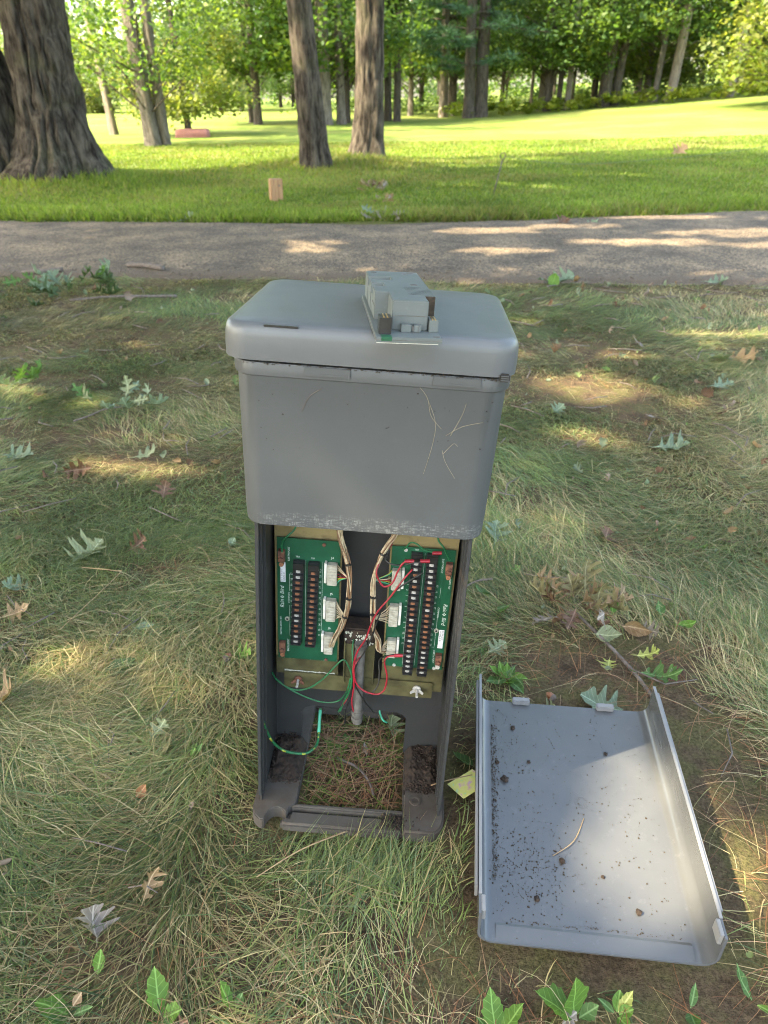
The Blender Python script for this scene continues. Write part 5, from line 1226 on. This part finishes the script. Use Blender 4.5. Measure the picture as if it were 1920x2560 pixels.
r = np.random.default_rng(47); mb = MB()
for i in range(230):
    Y_ = .6+4.4*r.uniform()**.9; X_ = r.uniform(-1, 1)*(.58*(.861*Y_+.6)+.3); pu, pv = pan_local(X_, Y_); pl = ped_local(X_, Y_)
    if (abs(pu) < .3 and -.1 < pv < PAN_L+.1) or (abs(pl[0]) < .28 and -.12 < pl[1] < .4) or Y_ > pbot(np.array([X_]))[0]-.1: continue
    a = r.uniform(0, 6.28); l = r.uniform(.015, .06)*(1+.2*Y_); z = gzs(X_, Y_)+.014+.014*r.uniform(); k = r.normal(0, .25)*l
    mb.tube([(X_-l*math.cos(a), Y_-l*math.sin(a), z), (X_-k*math.sin(a), Y_+k*math.cos(a), z+.006), (X_+l*math.cos(a), Y_+l*math.sin(a), z+.004)], [.0012+.0006*Y_*r.uniform(), .0012+.0005*Y_, .0008], 5)
o = mb.build('twig_litter', M['twig'], None, smooth=True); tag(o, 'small broken twigs scattered through the near grass', 'twigs', kind='stuff')

# clusters of leaves on fallen twigs
def cluster(name, label, x, y, n, L, cols, spread, stem_to=None, kind='oak', h=.03, up=.5, stem_r=.004, cat='branch', mat='twig'):
    e = empty(name, (x, y, gzs(x, y))); tag(e, label, cat); rr = np.random.default_rng(int(abs(x*1000)+abs(y*100)))
    if stem_to is not None:
        dx, dy = stem_to; pts = catmull([(0,0,h*.8), (dx*.35,dy*.35+.01,h*.9), (dx*.7+.008,dy*.7,h*.7), (dx,dy,h*.45)], 5)
        MB().tube(pts, np.linspace(stem_r*.7, stem_r, len(pts)), 7).build('stem', M[mat], e, smooth=True)
    for i in range(n):
        _ls[0] += 1; a = rr.uniform(0, 6.28); q = spread*math.sqrt(rr.uniform()); l = L*rr.uniform(.7, 1.25)
        me = leaf_mesh(kind, l, seed=_ls[0], n=14, bend=rr.uniform(0, .5), fold=rr.uniform(.1, .8), curl=rr.uniform(-.3, .8), stem=.2)
        o = link('leaf', me, LM[cols[int(rr.integers(0, len(cols)))]], e, (q*math.cos(a), q*math.sin(a)*.7, h+.02*rr.uniform()+up*L*rr.uniform()), (rr.normal(0, .6), -rr.uniform(-.2, .7), a+rr.normal(0, .6)))
    return e
cluster('fallen_branch', 'clump of wilted grey-olive oak leaves on a fallen stick behind the cover', .50, 1.46, 28, .080, ['olive','brown','olive','tan','grey','olive'], .080, (.105,-.30), h=.022, up=.45, stem_r=.0050)
leaf('brown oak leaf standing upright above the wilted leaf clump','oak','olive',.562,1.50,.10,D(75),1.15,.3,.06,wide=.9)
cluster('fallen_branch', 'dark leafy branch lying by the near path edge at left', -2.02, 4.66, 24, .15, ['dark','green','dark','silver','dark'], .28, (.65,.16), h=.05, up=1.0, stem_r=.010)
cluster('fallen_branch', 'fallen sprig of silvery oak leaves in the left lawn', -1.12, 2.84, 9, .115, ['silver','green','silver','pale'], .13, (-.16,-.12), h=.035, up=.2, stem_r=.004)
cluster('fallen_branch', 'green leafy sprig at the left edge below the path', -1.72, 3.12, 9, .11, ['green','silver','green'], .14, None, h=.035, up=.25)
cluster('leaf_pile', 'curled pale dead leaves heaped on the lawn beyond the path', -.08, 9.95, 16, .12, ['grey','tan','brown','tan'], .17, None, h=.04, up=.5, cat='leaf pile')
cluster('leaf_pile', 'smaller heap of dead leaves nearer the path', .05, 8.85, 9, .10, ['tan','grey','brown'], .13, None, h=.05, up=.3, cat='leaf pile')
cluster('leaf_pile', 'heap of pale leaves at the far edge of the path right of the block', .02, 8.02, 7, .15, ['silver','pale','grey'], .17, None, h=.03, up=.2, cat='leaf pile')

# acorns
def acorn(label, x, y, az):
    e = empty('acorn', (x, y, gzs(x, y)+.022), (0, RAD(75), az)); tag(e, label, 'acorn')
    nut = MB().rings([[(r_*math.cos(t), r_*math.sin(t), z) for t in np.linspace(0, 2*math.pi, 14, endpoint=False)] for r_, z in ((.0045,-.006),(.0075,-.002),(.0082,.003),(.0075,.008),(.005,.012),(.0015,.0145))]).build('nut', M['acorn'], e, smooth=True)
    MB().rings([[(r_*math.cos(t), r_*math.sin(t), z) for t in np.linspace(0, 2*math.pi, 14, endpoint=False)] for r_, z in ((.002,-.0095),(.006,-.0085),(.009,-.005),(.0092,-.001),(.0078,.0005))]).build('cap', M['twig'], e, smooth=True)
acorn('brown acorn in the grass left of the pedestal', -.379, 1.288, 1.0); acorn('reddish acorn on the soil at the far end of the cover', .37, 1.15, 2.3)

# sticks and single stems
def stick(label, pts, r0, r1, mat='twig', name='twig', cat='twig'):
    P = [(x, y, gzs(x, y)+h) for x, y, h in pts]; sp_ = catmull(P, 5)
    return tag(MB().tube(sp_, np.linspace(r0, r1, len(sp_)), 7).build(name, M[mat], None, smooth=True), label, cat)
stick('long orange-brown dry stem in front of the pedestal', [(-.222,.723,.030),(-.15,.765,.042),(-.071,.806,.036)], .0009, .0013, 'straw', 'dry_stem', 'stem')
stick('dark stick on the near path edge at far left', [(-2.75,5.62,.02),(-2.62,5.60,.03),(-2.45,5.66,.03)], .012, .018)
stick('dark bark strip on the path left of the hood', [(-2.0,5.80,.03),(-1.85,5.74,.04),(-1.68,5.66,.03)], .016, .022)
stick('grey twig right of the pedestal ending at a green leaf', [(.16,1.50,.02),(.24,1.58,.03),(.30,1.60,.03)], .0022, .003)
stick('thin straw-coloured stalk poking out from the pedestal foot', [(.085,.905,.035),(.12,.912,.04),(.165,.915,.05)], .0012, .0010, 'straw', 'dry_stem', 'stem')
stick('forked grey twig on the ground inside the pedestal opening', [(-.10,.99,.015),(-.06,.965,.02),(-.035,.93,.02),(-.025,.90,.015)], .0026, .0022)
stick('pale bent grass stalk at left, uppermost', [(-.86,1.66,.03),(-.74,1.60,.06),(-.72,1.56,.07),(-.80,1.36,.05)], .0009, .0006, 'straw', 'dry_stem', 'stem')
mb = MB()
o = tag(MB().tube(catmull([pan_pt(-.050,.155,.006), pan_pt(-.012,.185,.009), pan_pt(.012,.235,.006)], 6), .0008, 6).build('dry_stem', M['straw'], None, smooth=True), 'thin curved pale stem lying in the cover', 'stem')
# stems stuck to the hood
def on_hood(label, pts, rd=.00027, mat='paleroot'):
    P = [tuple(PEDM @ Vector((x, -.0178, z))) for x, z in pts]; return tag(MB().tube(catmull(P, 5), rd, 6).build('dry_stem', M[mat], None, smooth=True), label, 'stem')
on_hood('long dry grass stem clinging to the upper right of the hood', [(.052,.861),(.074,.838),(.082,.812),(.097,.795)])
on_hood('straight dry stem hanging down the right of the hood', [(.074,.838),(.088,.805),(.088,.775),(.079,.728)])
on_hood('forked dry stem high on the right of the hood', [(.104,.786),(.124,.800),(.150,.808)]); on_hood('short dry stem crossing the forked stem on the hood', [(.110,.786),(.122,.815),(.126,.832)])
on_hood('curved dry stem low on the right of the hood', [(.101,.765),(.107,.748),(.122,.725)]); on_hood('small hooked stem beside the curved stem on the hood', [(.103,.760),(.115,.775),(.121,.772)])
on_hood('faint curved root hair on the upper left of the hood', [(-.062,.838),(-.078,.826),(-.088,.805)], .0005, 'twig')
def speck(r):
    return tuple(PEDM @ Vector((r.uniform(-.15,.16), -.0172, .70+.145*r.uniform()**.6)))
tag(crumbs('specks', 60, speck, .0004, .0016, M['soil'], 14), 'tiny dark specks stuck to the hood front', 'specks', kind='stuff')

# coloured foil card under the cover
cm, n, b, o_ = newmat('iridescent_foil'); co = coords(n)
cc_ = ramp(n, noise(n, co, 70, 4), [(.30, (.25,.55,.45)), (.42, (.62,.60,.16)), (.55, (.66,.62,.22)), (.66, (.62,.35,.36)), (.78, (.3,.45,.6))])
n.links.new(cc_, b.inputs['Base Color']); b.inputs['Roughness'].default_value = .3; b.inputs['Metallic'].default_value = .3
mb = MB(); mb.prism([(-.022,-.002),(.006,-.036),(.060,-.006),(.030,.026)], 0, .0012)
cd_ = mb.build('foil_card', cm, None, bevel=.0003); cd_.location = (.140,.918,.016); cd_.rotation_euler = (.08,-.12,.0); tag(cd_, 'small iridescent yellow and pink foil card sticking out under the cover', 'card')

# ------------------------------------------------------------------ weeds
def weed(label, x, y, leaves, kind='serrate', col='bright', name='dandelion_plant'):
    e = empty(name, (x, y, gzs(x, y)+.004)); tag(e, label, 'weed')
    for (az, L, tilt, roll, kd, c, bend, wide) in leaves:
        L = L*.78; _ls[0] += 1; me = leaf_mesh(kd or kind, L, seed=_ls[0], n=24, bend=bend, fold=.25, twist=.25, stem=0, wide=wide)
        link('leaf', me, LM[c or col], e, (.004*math.cos(az), .004*math.sin(az), .004), (roll, -tilt, az))
    return e
weed('dandelion with toothed leaves at the bottom edge below the cover', .155, .492, [(D(100),.085,.55,.2,None,None,-.15,1.25),(D(35),.080,.45,-.3,None,None,-.2,1.2),(D(150),.05,.3,.2,None,'green',-.2,1.2)])
weed('dandelion with one tall leaf rising before the cover', .275, .515, [(D(112),.105,1.05,.2,None,None,-.1,1.15),(D(165),.10,.35,.3,None,None,-.2,1.4),(D(20),.05,.2,.2,None,'green',-.2,1.2)])
weed('small weed with round and yellowing leaves before the cover', .335, .520, [(D(70),.040,.4,.2,'round',None,-.1,.9),(D(5),.034,.3,.2,'round',None,-.1,1.0),(D(-60),.032,.2,.2,'round',None,-.1,1.0),(D(40),.055,.5,.2,'serrate','yellow',-.1,.8),(D(140),.04,.2,0,'simple','green',-.1,.8)], name='weed')
weed('single dark green oval leaf before the cover at right', .445, .525, [(D(265),.045,.2,.2,'round','green',-.1,.8),(D(60),.05,.5,.2,'simple','green',-.1,.7)], name='weed')
weed('narrow-leaved weed in the right bottom corner', .545, .535, [(D(120),.075,.3,.2,'simple','green',-.1,.7),(D(-40),.06,.2,.2,'simple','bright',-.1,.6)], name='weed')
weed('weed with a broad rounded leaf at the left bottom', -.47, .525, [(D(165),.075,.35,.2,'round','bright',-.1,.75),(D(230),.05,.2,.2,'round','green',-.1,.8),(D(10),.05,.2,.1,'simple','green',-.1,.7)], name='weed')
weed('upright narrow weed leaf at left bottom', -.45, .578, [(D(78),.055,.8,.2,'serrate','bright',0,1.0)], name='weed')
weed('dandelion at the bottom edge left of centre', -.335, .520, [(D(108),.095,.65,.2,None,None,-.05,.95),(D(10),.05,.3,.3,None,None,-.1,1.6),(D(250),.04,.2,.2,'round','green',-.1,.9),(D(310),.045,.2,.2,'round','green',-.1,.8)])
weed('slender weed leaf bending right at bottom left', -.228, .530, [(D(142),.065,.5,.4,'serrate','bright',0,.9),(D(60),.03,.5,.2,'round','green',0,.9)], name='weed')
weed('leafy plantain rosette between the pedestal and the cover', .285, 1.225, [(D(a),.075*q,t,.15,'simple',c,-.1,1.25) for a, q, t, c in ((165,1.0,.25,'bright'),(205,1.1,.15,'green'),(260,.9,.2,'bright'),(300,1.0,.1,'green'),(345,.8,.4,'bright'),(95,.7,.8,'bright'),(50,.6,.6,'green'),(130,.8,.5,'bright'),(280,.5,.6,'bright'))], name='plantain')
weed('small green weed standing in the left lawn', -.40, .99, [(D(35),.06,.5,.1,'simple','green',0,.7),(D(60),.045,.9,.1,'simple','bright',0,.7)], name='weed')

# ------------------------------------------------------------------ things beyond the path
def bx(name, mat, dims, loc, rz, parent=None, bevel=.006):
    w_, d_, h_ = dims; o = MB().box(-w_/2, w_/2, -d_/2, d_/2, 0, h_).build(name, M[mat], parent, bevel=bevel); o.location = loc; o.rotation_euler = (0,0,rz); return o
e = empty('wooden_block', (-1.27, 9.32, gzs(-1.27, 9.32)-.02), (0, RAD(1.5), .35)); tag(e, 'short square wooden block standing in the lawn beyond the path', 'block')
bx('post', 'wood', (.145,.13,.27), (0,0,0), 0, e, .008); bx('end_grain', 'twig', (.02,.004,.02), (.03,-.0655,.19), 0, e, .002)
e = empty('stake', (1.40, 9.72, gzs(1.40, 9.72))); tag(e, 'thin leaning iron stake with a ring on top beyond the path', 'stake')
MB().tube([(0,0,-.05),(.06,.06,.18),(.115,.12,.40)], .0075, 8).build('rod', M['steel'], e, smooth=True)
t = np.linspace(0, 2*math.pi, 22); MB().tube([(.115+.035*math.cos(a), .12, .435+.035*math.sin(a)) for a in t], .006, 6, cap=False).build('ring', M['steel'], e, smooth=True)
P = [(1.52+.0, 9.85, gzs(1.5,9.85)+.43), (2.4, 10.1, .36), (3.6, 10.6, .36), (5.2, 11.2, .44), (7.6, 12.2, .72), (9.5,13,.98)]
tag(MB().tube(catmull(P, 6), .0032, 6).build('rope', M['rope'], None, smooth=True), 'thin green rope running from the stake to the right edge', 'rope')
e = empty('stake', (9.5, 13, gzs(9.5, 13))); tag(e, 'iron stake holding the far end of the rope outside the right edge', 'stake'); MB().tube([(0,0,-.05),(0,0,1.0)], .008, 8).build('rod', M['steel'], e)
e = empty('ground_cover', (-5.75, 24.6, gzs(-5.75, 24.6)), (0,0,.06)); tag(e, 'low pink cover lying at the far edge of the left field', 'cover')
mb = MB(); mb.rings([rrect(-.50+i_, .50-i_, -.25+i_, .25-i_, max(.02, .08-i_), z, 5) for i_, z in ((0,0),(0,.15),(.02,.20),(.07,.225))]); mb.build('sheet', M['pink'], e, smooth=True)
MB().box(-.505,.505,-.255,.255,.0,.02).build('skirt', M['pink'], e, bevel=.004)

# convert the printing to plain meshes
bpy.context.view_layer.update(); dg = bpy.context.evaluated_depsgraph_get()
for t in TEXTS:
    me = bpy.data.meshes.new_from_object(t.evaluated_get(dg)); 
    o = bpy.data.objects.new('printed_text', me); COL.objects.link(o); o.parent = t.parent; o.location = t.location; o.rotation_euler = t.rotation_euler
    bpy.data.objects.remove(t)
